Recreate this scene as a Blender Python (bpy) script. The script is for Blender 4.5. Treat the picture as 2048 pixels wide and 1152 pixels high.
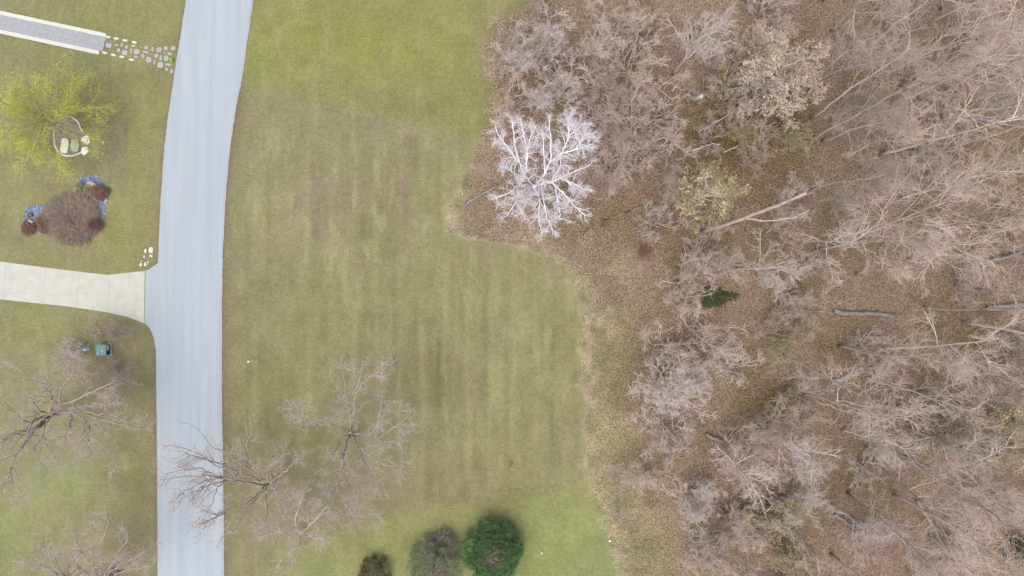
import bpy, math, random
import numpy as np
from mathutils import Vector
for o in list(bpy.data.objects): bpy.data.objects.remove(o)
SC = bpy.context.scene
COL = SC.collection
# ------------------------------------------------------------ camera, sky, sun, exposure
CAM_H = 75.0
cam = bpy.data.cameras.new('camera'); cam.sensor_width = 36; cam.lens = 36 * CAM_H / 102.4
cam.clip_end = 3000; cam.clip_start = 0.5
co = bpy.data.objects.new('camera', cam); COL.objects.link(co); co.location = (0, 0, CAM_H)
SC.camera = co
w = bpy.data.worlds.new('World'); SC.world = w; w.use_nodes = True
SUN_EL, SUN_AZ = math.radians(72), math.radians(215)
nt = w.node_tree; sk = nt.nodes.new('ShaderNodeTexSky'); sk.sky_type = 'NISHITA'; sk.sun_disc = False
sk.sun_elevation = SUN_EL; sk.sun_rotation = SUN_AZ; sk.dust_density = 4.0
bg = nt.nodes['Background']; nt.links.new(sk.outputs[0], bg.inputs[0]); bg.inputs[1].default_value = 0.12
sun = bpy.data.lights.new('sun', 'SUN'); sun.energy = 1.2; sun.angle = math.radians(65); sun.color = (1, .96, .9)
so = bpy.data.objects.new('sun', sun); COL.objects.link(so)
so.rotation_euler = Vector((math.sin(SUN_AZ) * math.cos(SUN_EL), math.cos(SUN_AZ) * math.cos(SUN_EL), math.sin(SUN_EL))).to_track_quat('Z', 'Y').to_euler()
SC.view_settings.view_transform = 'Standard'; SC.view_settings.look = 'None'
SC.view_settings.exposure = 1.45; SC.view_settings.gamma = 1
SC.cycles.max_bounces = 5; SC.cycles.diffuse_bounces = 3; SC.cycles.transparent_max_bounces = 4

# ------------------------------------------------------------ helpers
GAIN = np.array((2.76, 2.72, 2.82))
def lin(c):
    c = np.asarray(c, float) / 255.0
    return np.where(c <= .04045, c / 12.92, ((c + .055) / 1.055) ** 2.4)
def A(r, g, b):                      # surface colour that reads as this display colour in open light
    return tuple(float(v) for v in lin((r, g, b)) / GAIN)
def W(px, py, h=0.0):                # photo pixel at height h above ground -> world
    k = (CAM_H - h) / CAM_H / 20.0
    return np.array(((px - 1024) * k, (576 - py) * k, h))
def tag(o, label=None, cat=None, group=None, kind=None):
    if label: o['label'] = label
    if cat: o['category'] = cat
    if group: o['group'] = group
    if kind: o['kind'] = kind
    return o
def empty(name, loc, label, cat, group=None, rz=0):
    o = bpy.data.objects.new(name, None); COL.objects.link(o); o.location = tuple(loc); o.rotation_euler = (0, 0, rz)
    o.empty_display_size = .3
    return tag(o, label, cat, group)

# ------------------------------------------------------------ materials
def mat(name, col, rough=.85, var=.12, scale=3.0, fine=0.0, fscale=30.0, hue=None, objvar=0.0, bump=0.0, coords='Object', spec=.2, attr=None, stretch=None):
    m = bpy.data.materials.new(name); m.use_nodes = True
    N = m.node_tree.nodes; L = m.node_tree.links
    b = N['Principled BSDF']; b.inputs['Roughness'].default_value = rough; b.inputs['Specular IOR Level'].default_value = spec
    tc = N.new('ShaderNodeTexCoord'); src = tc.outputs[coords]
    if stretch:
        mp = N.new('ShaderNodeMapping'); mp.inputs['Scale'].default_value = stretch; L.new(src, mp.inputs[0]); src = mp.outputs[0]
    if attr:
        at = N.new('ShaderNodeAttribute'); at.attribute_name = attr; base = at.outputs['Color']
    else:
        rg = N.new('ShaderNodeRGB'); rg.outputs[0].default_value = (*col, 1); base = rg.outputs[0]
    def mul(base, fac_socket, lo, hi):
        mr = N.new('ShaderNodeMapRange'); mr.inputs['From Min'].default_value = .3; mr.inputs['From Max'].default_value = .7
        mr.inputs['To Min'].default_value = lo; mr.inputs['To Max'].default_value = hi
        L.new(fac_socket, mr.inputs[0])
        vm = N.new('ShaderNodeVectorMath'); vm.operation = 'SCALE'; L.new(base, vm.inputs[0]); L.new(mr.outputs[0], vm.inputs['Scale'])
        return vm.outputs[0]
    if hue:
        n = N.new('ShaderNodeTexNoise'); n.inputs['Scale'].default_value = scale * .6; n.inputs['Detail'].default_value = 3; L.new(src, n.inputs[0])
        mr = N.new('ShaderNodeMapRange'); mr.inputs['From Min'].default_value = .42; mr.inputs['From Max'].default_value = .6; L.new(n.outputs[0], mr.inputs[0])
        mx = N.new('ShaderNodeMix'); mx.data_type = 'RGBA'; L.new(mr.outputs[0], mx.inputs[0]); L.new(base, mx.inputs[6]); mx.inputs[7].default_value = (*hue, 1)
        base = mx.outputs[2]
    nz = None
    if var:
        nz = N.new('ShaderNodeTexNoise'); nz.inputs['Scale'].default_value = scale; nz.inputs['Detail'].default_value = 5; L.new(src, nz.inputs[0])
        base = mul(base, nz.outputs[0], 1 - var, 1 + var)
    if fine:
        nf = N.new('ShaderNodeTexNoise'); nf.inputs['Scale'].default_value = fscale; nf.inputs['Detail'].default_value = 2; L.new(tc.outputs[coords], nf.inputs[0])
        base = mul(base, nf.outputs[0], 1 - fine, 1 + fine); nz = nf
    if objvar:
        oi = N.new('ShaderNodeObjectInfo'); mr = N.new('ShaderNodeMapRange'); mr.inputs['To Min'].default_value = 1 - objvar; mr.inputs['To Max'].default_value = 1 + objvar
        L.new(oi.outputs['Random'], mr.inputs[0])
        vm = N.new('ShaderNodeVectorMath'); vm.operation = 'SCALE'; L.new(base, vm.inputs[0]); L.new(mr.outputs[0], vm.inputs['Scale']); base = vm.outputs[0]
    L.new(base, b.inputs['Base Color'])
    if bump and nz:
        bp = N.new('ShaderNodeBump'); bp.inputs['Strength'].default_value = 1; bp.inputs['Distance'].default_value = bump
        L.new(nz.outputs[0], bp.inputs['Height']); L.new(bp.outputs[0], b.inputs['Normal'])
    return m

M = {}
M['floor'] = mat('leaf_litter', None, attr='tint', var=.24, scale=2.6, fine=.75, fscale=6.5, bump=.03, coords='Object')
M['lawn'] = mat('mown_grass', None, attr='tint', var=.11, scale=2.4, fine=.2, fscale=6.5, bump=.02, coords='Object')
M['road'] = mat('road_concrete', A(200, 210, 219), var=.07, scale=.9, fine=.04, fscale=7, stretch=(1.6, .07, 1), hue=A(206, 212, 218), rough=.9)
M['drive'] = mat('driveway_concrete', A(232, 230, 218), var=.06, scale=1.3, hue=A(228, 225, 212), fine=.04, fscale=14, rough=.9)
M['joint'] = mat('driveway_joint', A(204, 202, 194), var=.1)
M['paver'] = mat('grey_paver', A(197, 198, 203), var=.06, scale=2.0, fine=.05, fscale=20, rough=.9)
M['grout'] = mat('paver_joint_sand', A(160, 163, 170), var=.1)
M['border'] = mat('white_border_concrete', A(250, 248, 236), var=.04, scale=3, rough=.8)
M['wstone'] = mat('white_edging_stone', A(255, 250, 228), var=.05, scale=3, rough=.8)
M['gstone'] = mat('grey_stepping_stone', A(206, 202, 202), var=.07, scale=4, fine=.05, rough=.9, objvar=.08)
M['flag'] = mat('cream_flagstone', (.50, .47, .37), var=.08, scale=4, rough=.9)
M['mossy'] = mat('mossy_flagstone', (.30, .33, .19), var=.18, scale=5, hue=A(212, 210, 180), rough=.9)
M['bark_pale'] = mat('pale_bark', (.42, .36, .31), var=.25, scale=4, objvar=.15)
M['bark_grey'] = mat('grey_bark', (.34, .28, .235), var=.3, scale=4, objvar=.2)
M['bark_dark'] = mat('dark_bark', (.235, .195, .16), var=.35, scale=4)
M['bark_white'] = mat('white_bark', (.62, .60, .62), var=.08, scale=3)
M['twig_white'] = mat('white_twig', (.58, .55, .56), var=.08, scale=3)
M['twig_pink'] = mat('pinkish_twig', (.44, .338, .28), var=.15, scale=1.0, objvar=.14)
M['twig_grey'] = mat('grey_twig', (.42, .36, .315), var=.15, scale=1.0, objvar=.12)
M['twig_brown'] = mat('brown_twig', (.27, .215, .185), var=.2, scale=2.0)
M['twig_dark'] = mat('dark_twig', A(190, 172, 154), var=.2, scale=2.0)
M['twig_lawn'] = mat('lawn_tree_twig', (.37, .31, .275), var=.2, scale=1.0)
M['twig_bed'] = mat('warm_brown_twig', (.275, .215, .165), var=.2, scale=2.0)
M['twig_pale'] = mat('pale_twig', (.52, .46, .415), var=.12, scale=1.0, objvar=.06)
M['bark_log'] = mat('weathered_log_bark', (.16, .14, .125), var=.35, scale=4)
M['twig_maroon'] = mat('maroon_twig', (.20, .105, .085), var=.25, scale=3.0)
M['willow'] = mat('willow_strand', (.30, .31, .055), var=.2, scale=.5, hue=(.28, .28, .10))
M['willow_leaf'] = mat('willow_leaf', (.30, .315, .045), var=.15, scale=.4)
M['leaf_cream'] = mat('cream_dry_leaf', (.28, .215, .175), var=.15, scale=1, hue=(.30, .26, .17))
M['leaf_yellow'] = mat('yellow_leaf', (.29, .25, .14), var=.2, scale=1, hue=A(170, 150, 100))
M['leaf_green'] = mat('olive_green_leaf', (.19, .168, .075), var=.2, scale=1)
M['pine'] = mat('pine_needles', (.085, .165, .055), var=.35, scale=1.2, hue=(.07, .135, .05))
M['spruce'] = mat('spruce_needles', (.14, .185, .09), var=.25, scale=1.2, hue=(.13, .15, .085))
M['juniper'] = mat('olive_shrub_leaf', (.15, .145, .07), var=.25, scale=1.5, hue=A(118, 96, 76))
M['moss'] = mat('dark_green_leaf', (.05, .06, .018), var=.3, scale=2)
M['darkshrub'] = mat('dark_olive_leaf', (.10, .08, .04), var=.3, scale=2)
M['redtwig'] = mat('red_twig', (.26, .145, .12), var=.2, scale=2)
M['gravel'] = mat('blue_gravel', (.085, .115, .17), var=.12, scale=3, fine=.5, fscale=16, bump=.02)
M['pebble'] = mat('blue_pebble', (.10, .135, .20), var=.3, scale=9)
M['mulch'] = mat('dark_mulch', A(176, 160, 146), var=.2, scale=3, fine=.3, fscale=18)
M['boulder_pink'] = mat('pinkish_boulder', A(230, 206, 190), var=.08, scale=4, rough=.9)
M['boulder_grey'] = mat('grey_boulder', A(196, 190, 172), var=.15, scale=4, rough=.9)
M['straw'] = mat('dry_straw_grass', (.46, .38, .27), var=.25, scale=1.0, hue=A(206, 208, 150))
M['litter'] = mat('fallen_leaf', A(206, 174, 150), var=.35, scale=2.0)
M['weed'] = mat('pale_green_weed', A(190, 204, 136), var=.15, scale=3)
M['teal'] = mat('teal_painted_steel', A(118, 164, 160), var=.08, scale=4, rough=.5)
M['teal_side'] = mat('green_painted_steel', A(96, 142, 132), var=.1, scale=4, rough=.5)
M['white'] = mat('white_plastic', (.72, .72, .70), var=.03, rough=.5)
M['blueish'] = mat('pale_blue_plastic', (.38, .50, .58), var=.08, scale=8, rough=.5)
M['black'] = mat('black_rubber', A(60, 60, 62), var=.1)
M['lime'] = mat('lime_green_plastic', A(150, 238, 28), var=.05, rough=.5)
M['pad'] = mat('pad_concrete', A(168, 178, 170), var=.08, scale=5)
M['redleaf'] = mat('reddish_brown_leaf', (.19, .11, .08), var=.3, scale=6)
M['terracotta'] = mat('reddish_brown_clay', A(158, 120, 104), var=.15, scale=4)

# ------------------------------------------------------------ mesh building
class Geo:
    def __init__(s): s.V = []; s.F = []; s.I = []; s.n = 0
    def add(s, V, F, mi=0):
        s.V.append(np.asarray(V, float)); s.F.append(np.asarray(F, int) + s.n); s.I.append(np.full(len(F), mi)); s.n += len(V)
    def build(s, name, mats, parent=None, smooth=True, origin=None):
        V = np.concatenate(s.V); F = np.concatenate(s.F); I = np.concatenate(s.I)
        if origin is not None: V = V - np.asarray(origin)
        k = F.shape[1]
        me = bpy.data.meshes.new(name)
        me.vertices.add(len(V)); me.vertices.foreach_set('co', V.astype(np.float32).ravel())
        me.loops.add(F.size); me.loops.foreach_set('vertex_index', F.astype(np.int32).ravel())
        me.polygons.add(len(F)); me.polygons.foreach_set('loop_start', (np.arange(len(F)) * k).astype(np.int32))
        me.polygons.foreach_set('loop_total', np.full(len(F), k, np.int32))
        me.polygons.foreach_set('material_index', I.astype(np.int32))
        me.polygons.foreach_set('use_smooth', np.full(len(F), smooth))
        for m in mats: me.materials.append(M[m])
        me.update(calc_edges=True); me.validate()
        o = bpy.data.objects.new(name, me); COL.objects.link(o)
        if parent: o.parent = parent
        elif origin is not None: o.location = tuple(origin)
        return o

def nrm(a): return a / np.maximum(np.linalg.norm(a, axis=-1, keepdims=True), 1e-9)
def tubes(P, R, sides):
    if sides >= 7:      # close the cut ends
        P = np.concatenate([P[:, :1], P, P[:, -1:]], 1); R = np.concatenate([R[:, :1] * .03, R, R[:, -1:] * .03], 1)
    N, S1 = P.shape[:2]
    d = nrm(P[:, -1] - P[:, 0] + 1e-6)
    ref = np.where(np.abs(d[:, 2:3]) > .9, np.array([[1., 0, 0]]), np.array([[0, 0, 1.]]))
    a = nrm(np.cross(d, ref)); b = np.cross(d, a)
    th = np.arange(sides) * 2 * math.pi / sides
    ring = a[:, None, :] * np.cos(th)[None, :, None] + b[:, None, :] * np.sin(th)[None, :, None]
    V = (P[:, :, None, :] + ring[:, None] * R[:, :, None, None]).reshape(-1, 3)
    n = np.arange(N)[:, None, None] * S1 * sides + np.arange(S1 - 1)[None, :, None] * sides
    j = np.arange(sides)[None, None, :]; j2 = (j + 1) % sides
    F = np.stack([n + j, n + j2, n + sides + j2, n + sides + j], -1).reshape(-1, 4)
    return V, F
def spawn(rng, P, R, n, t=(.3, 1.), ang=(45, 12), ln=.5, absL=None, shape=.5, rf=.6, rmin=.012, S=4, wand=.18, up=.08, droop=0., tip=.35, drop=.12, flat=0.):
    N, S1 = P.shape[:2]; SP = S1 - 1
    L = np.linalg.norm(np.diff(P, axis=1), axis=-1).sum(1)
    tt = t[0] + (t[1] - t[0]) * ((np.arange(n)[None] + rng.random((N, n))) / n)
    f = np.clip(tt * SP, 0, SP - 1e-4); i = f.astype(int); u = (f - i)[..., None]
    rows = np.arange(N)[:, None]
    p0 = P[rows, i]; p1 = P[rows, i + 1]
    pos = p0 * (1 - u) + p1 * u; d = nrm(p1 - p0)
    r = R[rows, i] * (1 - u[..., 0]) + R[rows, i + 1] * u[..., 0]
    q = rng.normal(size=pos.shape); q[..., 2] *= (1 - flat)
    q = nrm(q - d * (q * d).sum(-1, keepdims=True))
    a = np.radians(rng.normal(ang[0], ang[1], (N, n)))[..., None]
    nd = np.cos(a) * d + np.sin(a) * q; nd[..., 2] += up; nd = nrm(nd)
    base = (np.full((N, 1), absL) if absL else L[:, None] * ln)
    l = base * (1 - shape * tt) * rng.uniform(.6, 1.25, (N, n))
    keep = rng.random((N, n)) > drop
    pos, nd, l, r = pos[keep], nd[keep], l[keep], r[keep]
    K = len(pos)
    nz = np.cumsum(rng.normal(size=(K, S, 3)) * wand, 1)
    D = nd[:, None] + nz; D[..., 2] += (up * .6 - droop) * np.arange(S)[None] ; D = nrm(D)
    pts = np.concatenate([pos[:, None], pos[:, None] + np.cumsum(D * (l / S)[:, None, None], 1)], 1)
    k = np.arange(S + 1) / S
    rr = np.maximum(r[:, None] * rf, rmin) * (1 - (1 - tip) * k[None])
    return pts, np.maximum(rr, rmin * .55)
def resample(pts, S, rng=None, wob=.0):
    pts = np.asarray(pts, float); seg = np.linalg.norm(np.diff(pts, axis=0), axis=1); c = np.concatenate([[0], np.cumsum(seg)])
    t = np.linspace(0, c[-1], S + 1); out = np.stack([np.interp(t, c, pts[:, k]) for k in range(3)], 1)
    if S > 4:
        sm = out.copy(); sm[1:-1] = (out[:-2] + 2 * out[1:-1] + out[2:]) / 4; out = sm
    if rng is not None and wob:
        out[1:] += rng.normal(size=(S, 3)) * wob
    return out
def leaves(rng, pts, size, jitter, flat=.4):
    n = len(pts); c = pts + rng.normal(size=(n, 3)) * jitter
    u = nrm(rng.normal(size=(n, 3)) * np.array([1, 1, flat])); v = nrm(np.cross(u, rng.normal(size=(n, 3)) * np.array([flat, flat, 1]) + np.array([0, 0, 1.])))
    s = (size * rng.uniform(.6, 1.3, n))[:, None]
    V = np.stack([c - u * s * .6, c + v * s * .35, c + u * s * .6, c - v * s * .35], 1).reshape(-1, 3)
    F = np.arange(4 * n).reshape(n, 4)
    return V, F
def tips(P, rng, k=1):
    i = rng.integers(1, P.shape[1], (len(P), k)); return P[np.arange(len(P))[:, None], i].reshape(-1, 3)

# simple solids
def ngon(name, pts, z, mats, parent=None):
    me = bpy.data.meshes.new(name); me.from_pydata([(x, y, z) for x, y in pts], [], [list(range(len(pts)))])
    for m in mats: me.materials.append(M[m])
    o = bpy.data.objects.new(name, me); COL.objects.link(o); o.parent = parent
    return o
def box(g, c, s, rz=0, mi=0, slope=0.):
    x, y, z = np.array(s) / 2
    V = np.array([[-x, -y, -z], [x, -y, -z], [x, y, -z], [-x, y, -z], [-x, -y, z], [x, -y, z - slope], [x, y, z - slope], [-x, y, z]])
    cz, sz = math.cos(rz), math.sin(rz)
    V = np.stack([V[:, 0] * cz - V[:, 1] * sz, V[:, 0] * sz + V[:, 1] * cz, V[:, 2]], 1) + np.array(c)
    g.add(V, [[0, 3, 2, 1], [4, 5, 6, 7], [0, 1, 5, 4], [1, 2, 6, 5], [2, 3, 7, 6], [3, 0, 4, 7]], mi)
def slab(name, outline, z0, z1, mname, parent=None, bev=.02, rng=None, dome=0.):
    """stone: outline polygon with bevelled rim and slightly uneven top"""
    pts = np.array(outline, float); n = len(pts); c = pts.mean(0)
    V = []; 
    for f, z in ((1.0, z0), (1.0, z1 - bev), (1 - bev * 1.6 / max(.12, np.abs(pts - c).max()), z1), (.55, z1 + dome * .7)):
        q = c + (pts - c) * f
        V += [(x, y, z + (rng.normal() * .25 * bev if rng is not None and z > z0 else 0)) for x, y in q]
    V.append((c[0], c[1], z1 + dome)); F = []
    for k in range(3):
        for i in range(n): F.append((k * n + i, k * n + (i + 1) % n, (k + 1) * n + (i + 1) % n, (k + 1) * n + i))
    for i in range(n): F.append((3 * n + i, 3 * n + (i + 1) % n, 4 * n))
    me = bpy.data.meshes.new(name); me.from_pydata([(x - c[0], y - c[1], z) for x, y, z in V] if parent is None else V, [], F)
    me.materials.append(M[mname])
    o = bpy.data.objects.new(name, me); COL.objects.link(o)
    if parent is None: o.location = (c[0], c[1], 0)
    else: o.parent = parent
    return o
def blob_outline(cx, cy, w, h, rot, rng, n=12, sq=4.0, jit=.06):
    out = []
    for i in range(n):
        t = 2 * math.pi * (i + .5) / n; c, s = math.cos(t), math.sin(t)
        r = (abs(c) ** sq + abs(s) ** sq) ** (-1 / sq) * (1 + rng.normal() * jit)
        x, y = r * c * w / 2, r * s * h / 2
        out.append((cx + x * math.cos(rot) - y * math.sin(rot), cy + x * math.sin(rot) + y * math.cos(rot)))
    return out

# ------------------------------------------------------------ value noise for the ground tint
_nr = np.random.default_rng(5); _tab = _nr.random((256, 256))
def vnoise(x, y, s):
    x = np.asarray(x) / s + 71.3; y = np.asarray(y) / s + 33.7
    xi = np.floor(x).astype(int); yi = np.floor(y).astype(int); fx = x - xi; fy = y - yi
    fx = fx * fx * (3 - 2 * fx); fy = fy * fy * (3 - 2 * fy)
    g = lambda a, b: _tab[a % 256, b % 256]
    return (g(xi, yi) * (1 - fx) + g(xi + 1, yi) * fx) * (1 - fy) + (g(xi, yi + 1) * (1 - fx) + g(xi + 1, yi + 1) * fx) * fy
def fbm(x, y, s): return (vnoise(x, y, s) * .5 + vnoise(x, y, s / 2.1) * .27 + vnoise(x, y, s / 4.3) * .15 + vnoise(x, y, s / 9) * .08)
def sst(a, b, x): t = np.clip((x - a) / (b - a), 0, 1); return t * t * (3 - 2 * t)

EDGE = np.array([(-400, 1120), (-40, 1075), (0, 1062), (60, 985), (110, 972), (200, 984), (245, 976), (262, 962), (300, 950), (350, 930), (400, 908), (440, 896), (466, 900), (474, 925), (484, 985), (492, 1040), (510, 1092), (540, 1132), (570, 1152), (610, 1166),
                 (700, 1168), (800, 1172), (900, 1176), (975, 1188), (1040, 1208), (1100, 1224), (1152, 1240), (1600, 1400)], float)
def edge_x(y):      # world y -> world x of the lawn's edge towards the wood
    py = 576 - np.asarray(y) * 20
    return (np.interp(py, EDGE[:, 0], EDGE[:, 1]) - 1024) / 20
ROADL = [(-2400, 1250), (-1200, 760), (-600, 520), (-200, 408), (0, 372), (70, 361), (150, 348), (240, 335), (300, 328), (400, 321), (470, 318), (525, 316)]
ROADL2 = [(655, 299), (668, 305), (685, 310), (712, 312), (900, 314), (1152, 315), (1800, 318), (3500, 340)]
ROADR = [(-2400, 1440), (-1200, 940), (-600, 700), (-200, 548), (0, 507), (60, 498), (150, 485), (230, 470), (300, 460), (400, 451), (500, 446), (600, 444), (800, 444), (1000, 447), (1152, 448), (1800, 450), (3500, 472)]
RR = np.array(ROADR, float); RL = np.array(ROADL + ROADL2, float)

# (px, py, rx, ry, colour, strength)
LAWN_P = [
    (880, 120, 150, 110, (150, 154, 84), .8), (620, 225, 190, 34, (152, 147, 108), .7),
    (720, 60, 330, 120, (155, 158, 80), .9), (620, 110, 150, 50, (146, 150, 68), .6), (900, 60, 120, 120, (158, 162, 92), .6), (560, 60, 60, 80, (160, 164, 90), .5),
    (860, 230, 120, 70, (138, 142, 86), .7), (700, 215, 260, 26, (142, 142, 92), .5), (1000, 40, 60, 60, (146, 136, 104), .7),
    (820, 268, 60, 22, (168, 156, 122), .8), (640, 260, 120, 50, (152, 148, 108), .5), (520, 380, 60, 100, (164, 162, 114), .5),
    (650, 385, 66, 56, (158, 142, 116), 1.0), (800, 390, 60, 50, (156, 138, 110), 1.0), (660, 460, 90, 60, (156, 146, 110), .6), (560, 450, 70, 60, (162, 154, 112), .5),
    (750, 440, 26, 60, (140, 142, 84), .6), (855, 400, 24, 90, (150, 154, 94), .6), (700, 330, 120, 20, (142, 142, 84), .5),
    (700, 600, 240, 70, (150, 148, 98), .5), (900, 620, 120, 50, (156, 154, 104), .5), (860, 730, 100, 70, (138, 130, 88), .65), (900, 780, 60, 90, (134, 128, 84), .45),
    (1060, 700, 80, 110, (158, 156, 106), .55), (1130, 690, 40, 50, (138, 134, 88), .6), (1120, 780, 60, 60, (142, 138, 92), .5), (1000, 880, 160, 60, (152, 148, 100), .5),
    (900, 960, 180, 40, (144, 136, 96), .6), (760, 990, 80, 30, (142, 134, 92), .5), (560, 760, 120, 80, (148, 148, 90), .5), (620, 900, 80, 60, (134, 134, 76), .6), (500, 830, 60, 60, (144, 140, 88), .4),
    (960, 1000, 150, 40, (148, 142, 88), .4), (1120, 1050, 100, 80, (160, 168, 92), .85), (1190, 1110, 60, 50, (154, 166, 104), .6), (1060, 1120, 60, 50, (146, 156, 70), .6), (760, 1080, 120, 60, (156, 158, 92), .7), (640, 1120, 60, 40, (150, 160, 92), .6), (680, 1040, 60, 30, (152, 150, 100), .4),
    (180, 30, 200, 50, (146, 150, 88), .6), (240, 200, 120, 60, (148, 150, 88), .5), (110, 120, 120, 40, (150, 152, 96), .5), (290, 300, 26, 120, (152, 154, 84), .5), (250, 450, 60, 80, (154, 156, 84), .6),
    (40, 380, 60, 40, (156, 154, 96), .5), (60, 510, 120, 24, (148, 148, 90), .5), (215, 320, 36, 36, (142, 132, 104), .75), (170, 560, 160, 20, (150, 150, 88), .4),
    (80, 640, 120, 40, (158, 158, 96), .6), (240, 720, 70, 70, (144, 128, 102), .85), (225, 780, 90, 40, (146, 132, 106), .6), (200, 700, 40, 30, (122, 112, 72), .6), (290, 820, 20, 200, (134, 132, 78), .6),
    (100, 800, 90, 60, (152, 154, 92), .4), (110, 960, 90, 50, (150, 160, 98), .7), (0, 1060, 40, 70, (146, 160, 88), .6), (60, 1010, 80, 60, (156, 160, 104), .6), (260, 1120, 60, 50, (140, 128, 100), .7), (280, 980, 40, 80, (138, 136, 82), .5),
    (490, 950, 60, 110, (142, 134, 94), .5), (600, 1010, 120, 60, (150, 136, 110), .6), (540, 1080, 90, 60, (146, 142, 96), .4), (720, 950, 80, 50, (152, 140, 112), .4),
]
WOOD_P = [
    (1010, 400, 100, 60, (176, 152, 134), .7), (960, 440, 60, 30, (178, 152, 134), .5), (1060, 490, 120, 24, (176, 160, 128), .6), (1180, 560, 60, 60, (178, 160, 126), .8), (1225, 680, 40, 110, (174, 158, 118), .7), (1230, 860, 45, 110, (174, 160, 118), .7),
    (1250, 640, 40, 60, (146, 134, 88), .6), (1200, 740, 34, 170, (194, 180, 136), .9), (1250, 720, 30, 100, (142, 124, 94), .4), (1215, 900, 50, 90, (168, 154, 114), .6),
    (1270, 960, 60, 70, (152, 146, 96), .65), (1290, 1120, 70, 50, (150, 146, 92), .65), (1390, 1060, 60, 60, (156, 140, 112), .5), (1260, 1060, 40, 70, (158, 148, 104), .6),
    (1430, 260, 80, 60, (114, 98, 56), .9), (1500, 310, 110, 50, (116, 98, 58), .85), (1560, 330, 60, 40, (118, 98, 64), .6), (1120, 150, 60, 60, (136, 114, 98), .5), (1070, 190, 50, 40, (122, 102, 82), .5),
    (1470, 170, 60, 30, (128, 114, 62), .6), (1620, 90, 40, 60, (128, 108, 68), .5), (1800, 150, 50, 30, (128, 116, 58), .6), (1900, 220, 60, 40, (130, 112, 66), .5), (1960, 270, 50, 40, (126, 110, 60), .5),
    (1230, 430, 110, 50, (132, 112, 84), .6), (1300, 470, 60, 40, (138, 112, 92), .5), (1500, 400, 90, 40, (130, 106, 82), .5), (1540, 520, 100, 60, (140, 118, 88), .5), (1650, 620, 60, 60, (134, 112, 76), .5), (1700, 480, 70, 30, (138, 110, 76), .5),
    (1500, 800, 60, 70, (132, 114, 72), .65), (1600, 840, 50, 30, (130, 112, 68), .6), (1700, 700, 60, 50, (132, 112, 72), .4), (1960, 680, 70, 50, (130, 112, 66), .6), (1900, 620, 60, 40, (150, 122, 98), .4),
    (1560, 1030, 80, 50, (136, 116, 76), .6), (1500, 1050, 60, 40, (150, 128, 96), .4), (1700, 960, 90, 40, (132, 108, 68), .5), (1820, 880, 60, 60, (138, 112, 76), .5), (2020, 1100, 40, 50, (116, 100, 44), .6), (1760, 1080, 60, 60, (146, 112, 98), .5),
    (1300, 620, 50, 40, (150, 130, 102), .4), (1287, 508, 14, 18, (134, 90, 80), .5), (1430, 596, 22, 14, (84, 86, 36), .8), (1040, 130, 50, 30, (118, 102, 72), .5), (1380, 720, 60, 60, (148, 124, 108), .5)]
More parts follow.
